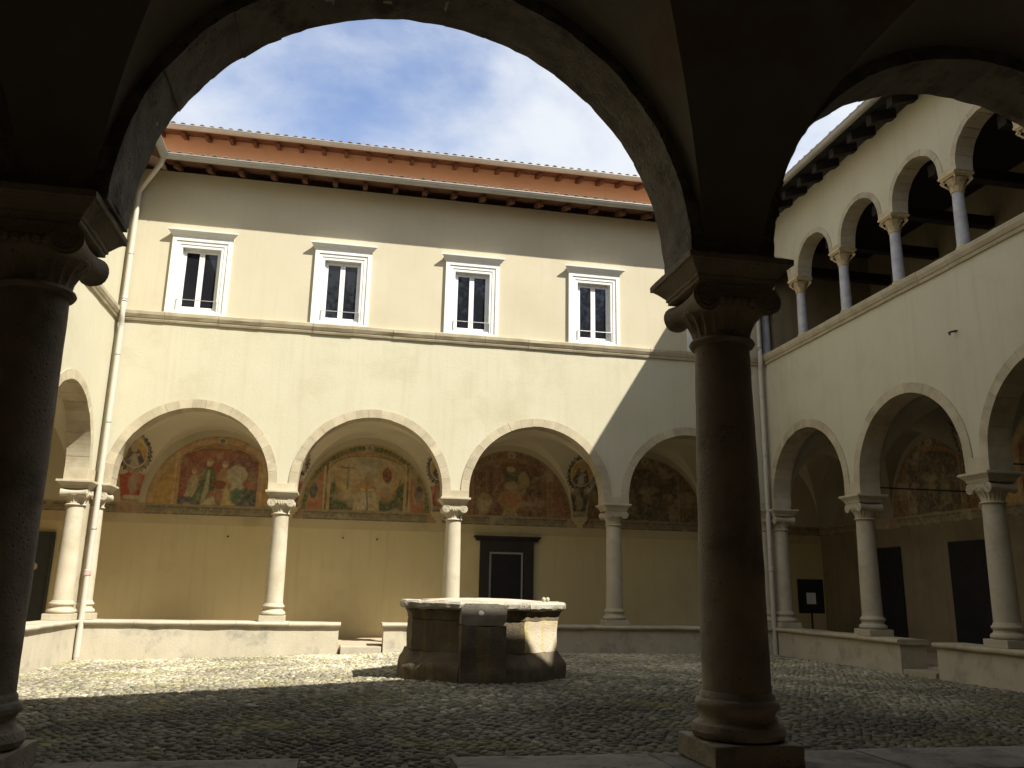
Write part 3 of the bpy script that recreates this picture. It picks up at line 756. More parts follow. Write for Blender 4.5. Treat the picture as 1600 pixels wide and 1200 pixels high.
# ------------------------------------------------------------------ columns
def col_parts(H, seg=40):
    out = []
    mb = MB(); mb.box((-.315, -.315, 0), (.315, .315, .15)); out.append(('plinth', mb, dict(bevel=.012, rough=None)))
    mb = MB(); prof = [(.27, .148), (.305, .165), (.32, .20), (.305, .245), (.268, .262), (.255, .285), (.252, .31), (.262, .335), (.282, .35), (.288, .375), (.278, .40), (.255, .412), (.252, .435), (.238, .455)]
    mb.lathe(prof, seg); out.append(('base_moulding', mb, dict(smooth=40)))
    mb = MB(); zt = H-.61; prof = [(.236, .452)]
    for i in range(1, 21):
        t = i/20; prof.append((.234 - .030*t**1.6, .46+(zt-.46)*t))
    mb.lathe(prof, seg); out.append(('shaft', mb, dict(smooth=40)))
    mb = MB()
    prof = [(.206, zt-.001), (.235, zt+.005), (.246, zt+.025), (.235, zt+.045), (.214, zt+.05)]
    mb.lathe(prof, seg)
    fl = lambda r0, amp: (lambda a: r0*(1-amp*abs(math.sin(a*10))))
    mb.lathe([(fl(.208, .0), zt+.048), (fl(.212, .06), zt+.07), (fl(.226, .09), zt+.13), (fl(.255, .09), zt+.19), (fl(.29, .06), zt+.235), (fl(.30, 0), zt+.25), (fl(.30, 0), zt+.30), (fl(.26, 0), zt+.36)], 80)
    out.append(('bell', mb, dict(smooth=50)))
    zc_ = H-.305
    for sx in (-1, 1):
        mb = MB(); R = .108; vs = []; n = 20
        prof = []
        for i in range(17):
            v = -.30+.60*i/16; t = abs(v)/.30
            r = R*(.66+.34*t**2.2)
            if i in (0, 16): r = R
            prof.append((r, v))
        cx = sx*.238
        for r, v in prof:
            for q in range(n):
                a = 2*PI*q/n; vs.append((cx+r*math.cos(a), v, zc_+r*math.sin(a)))
        k = len(prof); fs = [(i*n+q, i*n+(q+1) % n, (i+1)*n+(q+1) % n, (i+1)*n+q) for i in range(k-1) for q in range(n)]
        fs += [tuple(range(n)), tuple((k-1)*n+q for q in range(n))]
        mb.add(vs, fs)
        for sv in (-1, 1):      # spiral bead and eye
            pts = []
            for i in range(34):
                t = i/33; a = PI/2 + sx*-1*(-t*2.25*2*PI); rr = (R-.010)*(1-t)**.9+.018*t
                pts.append((cx+rr*math.cos(a), sv*.300, zc_+rr*math.sin(a)))
            mb.tube(pts, [.0115*(1-.5*i/33) for i in range(34)], 6)
            vv = [(cx+.022*math.cos(2*PI*q/10), sv*(.314 if kk else .29), zc_+.022*math.sin(2*PI*q/10)) for kk in (0, 1) for q in range(10)]
            mb.add(vv, [(q, (q+1) % 10, 10+(q+1) % 10, 10+q) for q in range(10)] + [tuple(10+q for q in range(10))])
        out.append(('volute', mb, dict(smooth=40)))
    mb = MB()
    for sv in (-1, 1):          # canalis between the scrolls
        mb.box((-.24, min(sv*.20, sv*.292), zc_+.028), (.24, max(sv*.20, sv*.292), zc_+.105))
        mb.box((-.24, min(sv*.28, sv*.304), zc_+.086), (.24, max(sv*.28, sv*.304), zc_+.104))
        mb.box((-.24, min(sv*.28, sv*.302), zc_+.020), (.24, max(sv*.28, sv*.302), zc_+.038))
        for q in range(-2, 3):  # egg ornaments
            mb.lathe([(.012, -.035), (.028, -.015), (.030, .010), (.018, .03)], 8, (q*.062, sv*.285, zc_-.010))
    mb.box((-.23, -.23, zc_-.03), (.23, .23, zc_+.108))
    out.append(('scroll_band', mb, dict(bevel=0)))
    mb = MB()
    prof = [(.285, H-.196), (.305, H-.190), (.305, H-.165), (.318, H-.160), (.318, H-.135), (.326, H-.128), (.345, H-.105), (.372, H-.075), (.388, H-.062), (.388, H-.056), (.410, H-.050), (.412, H-.006), (.405, H)]
    vs = [(sx*r, sy*r, z) for r, z in prof for sx, sy in ((-1,-1), (1,-1), (1,1), (-1,1))]
    k = len(prof); fs = [(i*4+q, i*4+(q+1) % 4, i*4+4+(q+1) % 4, i*4+4+q) for i in range(k-1) for q in range(4)] + [(3,2,1,0), tuple(4*(k-1)+q for q in range(4))]
    mb.add(vs, fs); out.append(('abacus', mb, dict(bevel=.004)))
    return out
def make_column(H, mat, label, loc, rot, group):
    T_ = thing('stone_column', label, 'column', loc, rot, group)
    for nm, mb, kw in col_parts(H):
        kw = {k: v for k, v in kw.items() if v}
        if mat == 'column_near' and nm in ('abacus', 'base_moulding', 'plinth', 'volute', 'bell', 'shaft'):
            kw['rough'] = (.07, .0065 if nm != 'shaft' else .004, 9 if nm != 'shaft' else 5)
        mb.build(nm, mat, T_, **kw)
    return T_
GRP = 'Ionic columns standing on the low walls round the courtyard'
first = make_column(ZC-ZB, 'column', 'x', (0, 0, 0), 0, GRP)
third = make_column(ZC-ZB, 'column_right', 'x', (0, 0, 0), 0, GRP)
def place(loc, rot, label, src=first, used=[]):
    o = src if src not in used else copy_tree(src)
    used.append(src); o.location = loc; o.rotation_euler = (0, 0, rot); o['label'] = label; return o
fc = ARC['far']['cols']; rc = ARC['right']['cols']; lc = ARC['left']['cols']; nc = ARC['near']['cols']
place((fc[1], D, ZB), 0, 'sunlit pale column on the far low wall between the two most colourful frescoes')
place((fc[2], D, ZB), 0, 'sunlit pale column rising directly behind the old stone well')
place((fc[3], D, ZB), 0, 'half shaded speckled column right of the dark doorway on far wall')
place((fc[0], D, ZB), 0, 'corner column partly hidden behind the cream downpipe at the left end of far arcade')
place((fc[4], D, ZB), 0, 'shaded corner column at the right end of far arcade behind the foreground column')
place((XR, rc[4]-.12, ZB), PI/2, 'shaded corner column beside the right hand grey downpipe', third)
place((XR, rc[3], ZB), PI/2, 'shaded column on right low wall standing left of the gap in that wall', third)
place((XR, rc[2], ZB), PI/2, 'shaded column on right low wall nearest the right picture edge', third)
place((XR, rc[1], ZB), PI/2, 'column of right arcade just outside the right picture edge', third)
place((XL, lc[4], ZB), PI/2, 'stout sunlit corner column left of the cream downpipe, catching full sun')
for y in lc[1:4]: place((XL, y, ZB), PI/2, 'column of the left arcade hidden behind the left foreground column')['group'] = 'hidden left arcade columns'
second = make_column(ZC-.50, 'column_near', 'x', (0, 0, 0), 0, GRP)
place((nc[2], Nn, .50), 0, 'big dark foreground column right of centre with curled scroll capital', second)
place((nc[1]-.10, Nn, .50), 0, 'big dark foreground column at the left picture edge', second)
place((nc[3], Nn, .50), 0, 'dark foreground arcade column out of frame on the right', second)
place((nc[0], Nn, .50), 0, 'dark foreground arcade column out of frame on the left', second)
place((nc[4], Nn, .50), 0, 'dark foreground corner column out of frame on the right', second)

# small columns of the upper loggia
def make_small(H):
    T_ = thing('loggia_column', 'x', 'column', (0, 0, 0), PI/2, 'slim columns of the upper loggia')
    mb = MB(); mb.box((-.19, -.19, 0), (.19, .19, .07)); mb.lathe([(.18, .07), (.185, .09), (.17, .12), (.15, .14), (.165, .16), (.15, .185), (.135, .20)], 24)
    mb.build('base', 'capital_up', T_, smooth=35)
    mb = MB(); z1 = H-.42
    mb.lathe([(.135, .195)] + [(.134-.016*(i/8)**1.5, .20+(z1-.20)*i/8) for i in range(9)], 28); mb.build('shaft', 'column_up', T_, smooth=40)
    mb = MB(); mb.lathe([(.12, z1), (.142, z1+.01), (.142, z1+.03), (.12, z1+.04), (.125, z1+.10), (.14, z1+.20), (.175, z1+.29), (.20, z1+.31)], 24)
    for tier, (zb_, hh, nn, off) in enumerate(((z1+.04, .13, 8, 0), (z1+.12, .15, 8, PI/8))):
        for i in range(nn):
            a = 2*PI*i/nn+off; ca, sa = math.cos(a), math.sin(a); vs = []
            for t, rr, wd in ((0, .125, .045), (.5, .145, .05), (.85, .175, .042), (1.0, .205, .022), (.86, .215, .010)):
                z = zb_+hh*t
                for s_ in (-1, 0, 1):
                    q = rr + (.012 if s_ == 0 else 0)
                    vs.append((ca*q - sa*wd*s_, sa*q + ca*wd*s_, z))
            fs = [(k*3+j, k*3+j+1, k*3+4+j, k*3+3+j) for k in range(4) for j in range(2)]
            mb.add(vs, fs)
    for sx in (-1, 1):
        for sy in (-1, 1):
            pts = []
            for i in range(14):
                t = i/13; a = -PI/2+t*2.6*PI; rr = .045*(1-.7*t)
                cx = .205+rr*math.cos(a)*.8; pts.append((sx*cx*.92, sy*cx*.92, z1+.285+rr*math.sin(a)))
            mb.tube([(sx*.12, sy*.12, z1+.15)]+pts, .017, 6)
    mb.build('leafy_capital', 'capital_up', T_, smooth=50)
    mb = MB()
    prof = [(.20, z1+.33), (.215, z1+.335), (.215, z1+.35), (.235, z1+.36), (.255, z1+.385), (.255, z1+.42)]
    vs = [(sx*r, sy*r, z) for r, z in prof for sx, sy in ((-1,-1), (1,-1), (1,1), (-1,1))]
    k = len(prof); fs = [(i*4+q, i*4+(q+1) % 4, i*4+4+(q+1) % 4, i*4+4+q) for i in range(k-1) for q in range(4)] + [(3,2,1,0), tuple(4*(k-1)+q for q in range(4))]
    mb.add(vs, fs); mb.build('abacus', 'capital_up', T_)
    return T_
small = make_small(10.49-ZS1-.0)
ups = [23.04-2.155*i for i in range(8)]
UL = ['slim pale column at the far end of the loggia against the corner pier', 'first slim loggia column after the corner, lowest in the row seen in the picture',
      'second slim loggia column from the corner, with yellowed leafy capital', 'third slim loggia column from the corner, just left of the dark tie beam end',
      'fourth slim loggia column from the corner, bluish grey shaft nearest the right edge', 'fifth loggia column, only its leafy capital showing at the right picture edge',
      'sixth loggia column past the right picture edge', 'seventh loggia column past the right picture edge']
for i, y in enumerate(ups):
    place((XR, y, ZS1+.002), PI/2, UL[i], small)

# ------------------------------------------------------------------ low walls (benches)
def bench(label, fn, u0, u1, ztop, zbot=-.4, capL=1.35, m1='bench', m2='coping', ends=(0, 0)):
    B = thing('low_wall', label, 'low wall', fn((u0+u1)/2, 0, 0))
    inv = Matrix.Translation(-Vector(B.location))
    def add(mb, n, m, w=None, **kw):
        o = mb.build(n, m, B, **kw); o.matrix_parent_inverse = inv; return o
    mb = MB(); n = max(2, int((u1-u0)/.22)); nz_ = 5; vs = []
    def pt(u, side, z):
        q = .010*mn.noise(Vector((u*1.7, side*3+z*2.2, z*2.0))) + .005*mn.noise(Vector((u*6, side, z*7)))
        return fn(u, side*(.325+q), z)
    for i in range(n+1):
        u = u0+(u1-u0)*i/n
        ring = [pt(u, -1, zbot+(ztop-.10-zbot)*k/nz_) for k in range(nz_+1)] + [pt(u, 1, zbot+(ztop-.10-zbot)*k/nz_) for k in range(nz_, -1, -1)]
        vs += ring
    k = 2*(nz_+1); fs = [(i*k+q, i*k+(q+1) % k, (i+1)*k+(q+1) % k, (i+1)*k+q) for i in range(n) for q in range(k)] + [tuple(range(k)), tuple(n*k+q for q in range(k))]
    mb.add(vs, fs); add(mb, 'wall_body', m1, smooth=40)
    prof = [(-.33, ztop-.115), (-.375, ztop-.11), (-.405, ztop-.085), (-.415, ztop-.055), (-.405, ztop-.022), (-.375, ztop-.003), (-.30, ztop), (.30, ztop), (.375, ztop-.003), (.41, ztop-.05), (.375, ztop-.11), (.33, ztop-.115)]
    slab_run('far', 'coping_stone', m2, fn, u0-.05*ends[0], u1+.05*ends[1], prof, capL, jit=.006, fnm=lambda mb, n, m, w, **kw: add(mb, n, m, smooth=50))
    return B
bench('sunlit low wall under the far arcade, left of the opening', FR['far'], XL+T+.06, .03, ZB, ends=(0, 1))
bench('low wall under the far arcade from the opening rightwards, behind the well', FR['far'], 1.17, XR-T-.06, ZB, ends=(1, 0))
bench('low wall of right arcade running from the corner downpipe to the gap', FR['right'], 17.3, D-T-.1, ZB, ends=(1, 0), m1='bench_right', m2='stone_right')
bench('low wall of right arcade nearer than the gap, at the right picture edge', FR['right'], Nn+T+.1, 16.1, ZB, ends=(0, 1), m1='bench_right', m2='stone_right')
bench('sunlit low wall of the left arcade beside the downpipe foot', FR['left'], Nn+T+.1, D-T-.1, ZB)
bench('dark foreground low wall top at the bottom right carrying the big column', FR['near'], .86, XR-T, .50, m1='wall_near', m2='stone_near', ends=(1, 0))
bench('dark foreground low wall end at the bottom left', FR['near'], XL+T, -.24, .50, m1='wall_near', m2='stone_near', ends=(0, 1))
# threshold stones
for fn, u0, u1, lab in ((FR['far'], .10, 1.12, 'pale sunlit threshold slab in the opening of the far low wall'), (FR['right'], 16.18, 17.24, 'shaded threshold slab in the gap of the right low wall')):
    mb = MB(); mb.box((u0-.0, -.50 if u0 < 5 else -.34, -.3), (u1, .38, FLOOR-.01 if u0 < 5 else .10), fn); o = mb.build('threshold_stone', 'coping' if u0 < 5 else 'stone_right', None, bevel=.015); tag(o, lab, 'threshold')

# ------------------------------------------------------------------ well
def build_well():
    cx, cy = 2.56, 15.72
    z0 = .12; W = thing('stone_well', 'octagonal weathered stone well in the middle of the courtyard with pale worn rim', 'well', (cx, cy, z0))
    W.scale = (1.085, 1.085, 1.05)
    def wall_seg(k, prof, name, mat, rough, inner=.75, gap=.006, smooth=None):
        a0 = -PI/2+PI/4*k-PI/8; a1 = a0+PI/4
        ap = math.cos(PI/8); vs = []
        n = 6
        am = (a0+a1)/2; nx, ny = math.cos(am), math.sin(am); tx, ty = -ny, nx
        P = [(r, z) for r, z in prof] + [(inner, prof[-1][1]), (inner, prof[0][1])]
        for i in range(n+1):
            for r, z in P:                      # r = apothem distance
                half = r*math.tan(PI/8)-gap/2
                s = -half+2*half*i/n
                vs.append((nx*r+tx*s, ny*r+ty*s, z))
        kk = len(P); fs = [(i*kk+q, i*kk+(q+1) % kk, (i+1)*kk+(q+1) % kk, (i+1)*kk+q) for i in range(n) for q in range(kk)] + [tuple(range(kk)), tuple(n*kk+q for q in range(kk))]
        mb = MB(); mb.add(vs, fs); mb.build(name, mat, W, rough=rough, smooth=35)
    for k in range(8):
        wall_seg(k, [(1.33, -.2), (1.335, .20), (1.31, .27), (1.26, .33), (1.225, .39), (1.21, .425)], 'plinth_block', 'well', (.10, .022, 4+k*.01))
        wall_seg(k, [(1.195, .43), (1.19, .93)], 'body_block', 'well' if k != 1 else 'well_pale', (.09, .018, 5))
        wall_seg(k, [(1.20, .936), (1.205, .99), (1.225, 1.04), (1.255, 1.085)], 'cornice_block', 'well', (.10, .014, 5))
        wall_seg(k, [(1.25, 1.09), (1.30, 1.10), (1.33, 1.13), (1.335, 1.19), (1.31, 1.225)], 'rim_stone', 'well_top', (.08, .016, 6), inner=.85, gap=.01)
    # buttress slabs on the front and back
    for s in (-1,):
        mb = MB(); mb.box((-.53, s*1.42, -.2), (.17, s*1.04, .86)); mb.build('buttress_block', 'well', W, bevel=.012, rough=(.10, .022, 5), smooth=35)
        # upper stone with drilled hole
        mb = MB(); n = 24; hx, hz, hr = -.225, 1.06, .048
        z0_, z1_ = .866, 1.20; fv = s*1.415; bv = s*1.0
        ring = [(hx+hr*math.cos(2*PI*i/n), hz+hr*math.sin(2*PI*i/n)) for i in range(n)]
        outer = []
        for i in range(n):
            a = 2*PI*i/n; c_, s_ = math.cos(a), math.sin(a)
            tx_ = min([(q-hx)/c_ for q in (-.53, .17) if c_ and (q-hx)/c_ > 0] + [9e9]); tz_ = min([(q-hz)/s_ for q in (z0_, z1_) if s_ and (q-hz)/s_ > 0] + [9e9])
            t = min(tx_, tz_); outer.append((hx+c_*t, hz+s_*t))
        vs = [(x, fv, z) for x, z in outer] + [(x, fv, z) for x, z in ring] + [(x, fv-s*.13, z) for x, z in ring]
        fs = [(i, (i+1) % n, n+(i+1) % n, n+i) for i in range(n)] + [(n+i, n+(i+1) % n, 2*n+(i+1) % n, 2*n+i) for i in range(n)] + [tuple(2*n+i for i in range(n))]
        vs += [(x, bv, z) for x, z in outer]; fs += [(i, (i+1) % n, 3*n+(i+1) % n, 3*n+i) for i in range(n)]
        mb.add(vs, fs); mb.build('drilled_block', 'well_mid', W, smooth=30)
    mb = MB(); mb.lathe([(.001, 0), (.040, 0), (.044, .02), (.001, .022)], 20, (0, 0, 0), fn=lambda x, y, z: (-.225+x, -1.40+.0-z*.4, 1.062+y)); mb.build('sunlit_hole_disc', 'marble', W)  # pale disc painted in for sunlight seen inside the hole
    # cover
    mb = MB(); mb.lathe([(1.02, 1.205), (1.02, 1.235), (.55, 1.265), (.0001, 1.275)], 48); mb.build('cover_sheet', 'dome', W, rough=(.2, .006, 3))
    mb = MB()
    for x, y in ((.93, -.62), (1.0, -.60)): mb.lathe([(.02, 1.225), (.028, 1.25), (.036, 1.275), (.026, 1.30), (.001, 1.31)], 10, (x, y, 0))
    mb.build('iron_knob', 'stone', W, smooth=50)
build_well()

# ------------------------------------------------------------------ downpipes
def downpipe(label, pts, upto, elbow=None):
    P = thing('downpipe', label, 'drainpipe', (pts[-1][0], pts[-1][1], 0), 0, 'downpipes in the courtyard corners')
    inv = Matrix.Translation(-Vector(P.location))
    def add(mb, n, m, **kw):
        o = mb.build(n, m, P, **kw); o.matrix_parent_inverse = inv; return o
    pts = [Vector(p) for p in pts]
    sm = []
    for i, p in enumerate(pts):
        if 0 < i < len(pts)-1:
            a, b = pts[i-1], pts[i+1]; r = min(.12, (a-p).length*.4, (b-p).length*.4)
            s, e = p+(a-p).normalized()*r, p+(b-p).normalized()*r
            for k in range(6):
                t = k/5; sm.append(s*(1-t)**2+p*2*t*(1-t)+e*t*t)
        else: sm.append(p)
    mb = MB(); mb.tube(sm, .068, 16); add(mb, 'pipe', 'pipe', smooth=50)
    x, y, z = pts[-1]
    mb = MB(); mb.lathe([(.062, -.3), (.066, upto-z-.14), (.085, upto-z-.12), (.085, upto-z), (.07, upto-z+.01)], 18, (x, y, z)); add(mb, 'iron_foot', 'pipe_iron', smooth=40)
    for zz in (2.9, 5.6, 7.4, 10.2):
        q = min(sm, key=lambda p: abs(p.z-zz))
        mb = MB(); mb.lathe([(.074, -.02), (.076, -.015), (.076, .015), (.074, .02)], 16, (q.x, q.y, zz)); mb.box((q.x-.01, q.y, zz-.012), (q.x+.01, D-T+.02, zz+.012)); add(mb, 'bracket', 'galv')
    return P, add
P1, add1 = downpipe('cream downpipe in the sunny left corner with rusty pink foot',
    [(XL+T+OV+.05, D-T-OV-.02, 12.78), (XL+T+OV-.02, D-T-OV+.06, 12.62), (-6.10, D-T-.14, 12.05), (-6.10, D-T-.14, 8.95), (-6.08, D-T-.24, 8.75), (-6.08, D-T-.24, 8.45), (-6.10, D-T-.12, 8.2), (-6.10, D-T-.12, 1.9), (-6.10, D-T-.12, -.15)], 1.9)
P2, add2 = downpipe('grey downpipe in the shaded right corner with rusty foot',
    [(XR-T-OV-.05, D-T-OV-.02, 12.78), (XR-T-OV+.02, D-T-OV+.06, 12.62), (12.08, D-T-.14, 12.05), (12.08, D-T-.14, 8.95), (12.04, D-T-.24, 8.75), (12.04, D-T-.24, 8.45), (12.08, D-T-.12, 8.2), (12.08, D-T-.12, 2.4), (12.08, D-T-.12, -.15)], 2.4)

# ------------------------------------------------------------------ frescoes
def vnoise(x, y, seed=0):
    r = np.random.default_rng(seed); G = r.random((256, 256))
    xi = np.floor(x).astype(int); yi = np.floor(y).astype(int); fx = x-xi; fy = y-yi
    fx = fx*fx*(3-2*fx); fy = fy*fy*(3-2*fy); xi &= 255; yi &= 255; x2 = (xi+1) & 255; y2 = (yi+1) & 255
    return (G[xi, yi]*(1-fx)+G[x2, yi]*fx)*(1-fy) + (G[xi, y2]*(1-fx)+G[x2, y2]*fx)*fy
def fbm(x, y, seed=0): return sum(vnoise(x*2**k, y*2**k, seed+k)*.5**k for k in range(4))/1.875
class Paint:
    def __init__(s, x, y, base):
        wx_ = (fbm(x*3+2, y*3, 71)-.5)*.07+(fbm(x*13, y*13, 77)-.5)*.035; wy_ = (fbm(x*3+8, y*3, 73)-.5)*.07+(fbm(x*13+5, y*13, 79)-.5)*.035
        s.x, s.y = x+wx_, y+wy_; s.c = np.ones(x.shape+(3,))*np.array(base); s.sd = 1
    def blend(s, m, col, a=1):
        m = np.clip(m, 0, 1)*a; s.c = s.c*(1-m[..., None]) + np.array(col)*m[..., None]
    def warp(s, amt=.03):
        s.sd += 7
        return s.x+(fbm(s.x*4, s.y*4, s.sd)-.5)*amt*2, s.y+(fbm(s.x*4+9, s.y*4, s.sd+3)-.5)*amt*2
    def ell(s, cx, cy, rx, ry, col, a=.93, soft=.22, rot=0):
        x, y = s.warp(); dx, dy = x-cx, y-cy
        if rot: c, q = math.cos(rot), math.sin(rot); dx, dy = dx*c+dy*q, -dx*q+dy*c
        d = np.sqrt((dx/rx)**2+(dy/ry)**2); s.blend((1-d)/soft+.5, col, a); s.blend(1-abs(1-d)*min(rx, ry)/.014, tuple(q*.4 for q in col), .4 if soft < .3 else 0)
    def poly(s, pts, col, a=.95, soft=.04):
        x, y = s.warp(.02); m = np.full(x.shape, 9.)
        inside = np.zeros(x.shape, bool); dist = np.full(x.shape, 9.)
        n = len(pts)
        for i in range(n):
            (x0, y0), (x1, y1) = pts[i], pts[(i+1) % n]
            cond = ((y0 > y) != (y1 > y)); xx = (x1-x0)*(y-y0)/((y1-y0) if y1 != y0 else 1e-9)+x0
            inside ^= cond & (x < xx)
            t = np.clip(((x-x0)*(x1-x0)+(y-y0)*(y1-y0))/((x1-x0)**2+(y1-y0)**2+1e-9), 0, 1)
            dist = np.minimum(dist, np.hypot(x-x0-t*(x1-x0), y-y0-t*(y1-y0)))
        sd = np.where(inside, dist, -dist); s.blend(sd/soft+.5, col, a); s.blend(1-abs(sd)/.016, tuple(q*.35 for q in col), .55*min(1, a)); s.blend((np.sin((x*1.0+.25*np.sin(y*5))*46) > .55)*(sd > .03)*1., tuple(q*.62 for q in col), .38)
    def figure(s, cx, y0, h, robe, head=(.48, .33, .2), lean=0, trim=None):
        w = h*.20
        s.poly([(cx-w*1.3, y0), (cx+w*1.3, y0), (cx+w*.75+lean, y0+h*.55), (cx+w*.45+lean, y0+h*.82), (cx-w*.45+lean, y0+h*.82), (cx-w*.75+lean, y0+h*.5)], robe, .92)
        if trim: s.poly([(cx-w*.2, y0), (cx+w*.5, y0), (cx+w*.2+lean, y0+h*.75), (cx-w*.1+lean, y0+h*.75)], trim, .8)
        s.ell(cx+lean-.6*w, y0+h*.55, w*.3, h*.16, tuple(q*.7 for q in robe), .6, .4)
        s.ell(cx+lean, y0+h*.92, w*.32, h*.085, head, 1, .3)
        s.ell(cx+lean, y0+h*.985, w*.34, h*.05, tuple(q*.55 for q in head), .8, .3)
    def finish(s, k=.5, seed=5):
        f = fbm(s.x*9, s.y*9, seed); s.c *= (1+k*(f-.5))[..., None]
        w = fbm(s.x*2.3+4, s.y*2.3, seed+2); s.blend((w-.60)*7, (.42, .36, .24), .55)
        w = fbm(s.x*40, s.y*40, seed+9); s.blend((w-.66)*8, (.44, .38, .26), .5)
        g_ = s.c.mean(-1, keepdims=True); s.c = s.c*.86 + g_*.14*np.array((1.12, 1.0, .78))
        for i_, cc_ in enumerate(((.30, .20, .12), (.16, .13, .09), (.38, .31, .18), (.20, .19, .12))):
            w = fbm(s.x*(5+3*i_)+i_*7, s.y*(5+3*i_), seed+20+i_*5); s.blend((w-.57)*6, cc_, .28)
        return np.clip(s.c, .01, 1)

FM = ['fresco']
def grid_mesh(name, x, y, P3, col, mask):
    ny, nx = x.shape; v = P3.reshape(-1, 3); idx = np.arange(nx*ny).reshape(ny, nx)
    fm = mask[:-1, :-1] & mask[1:, :-1] & mask[:-1, 1:] & mask[1:, 1:]
    f = np.stack([idx[:-1, :-1], idx[:-1, 1:], idx[1:, 1:], idx[1:, :-1]], -1)[fm]
    used = np.zeros(nx*ny, bool); used[f.ravel()] = True; mp_ = np.cumsum(used)-1
    v = v[used]; f = mp_[f]; c = col.reshape(-1, 3)[used]
    me = bpy.data.meshes.new(name); me.vertices.add(len(v)); me.vertices.foreach_set('co', v.ravel())
    me.loops.add(f.size); me.loops.foreach_set('vertex_index', f.ravel().astype(np.int32))
    me.polygons.add(len(f)); me.polygons.foreach_set('loop_start', (np.arange(len(f))*4).astype(np.int32)); me.update(calc_edges=True)
    a = me.color_attributes.new('tint', 'FLOAT_COLOR', 'POINT'); cc = np.ones((len(v), 4)); cc[:, :3] = c; a.data.foreach_set('color', cc.ravel())
    me.materials.append(MAT[FM[0]]); me.polygons.foreach_set('use_smooth', np.ones(len(f), bool)); return me

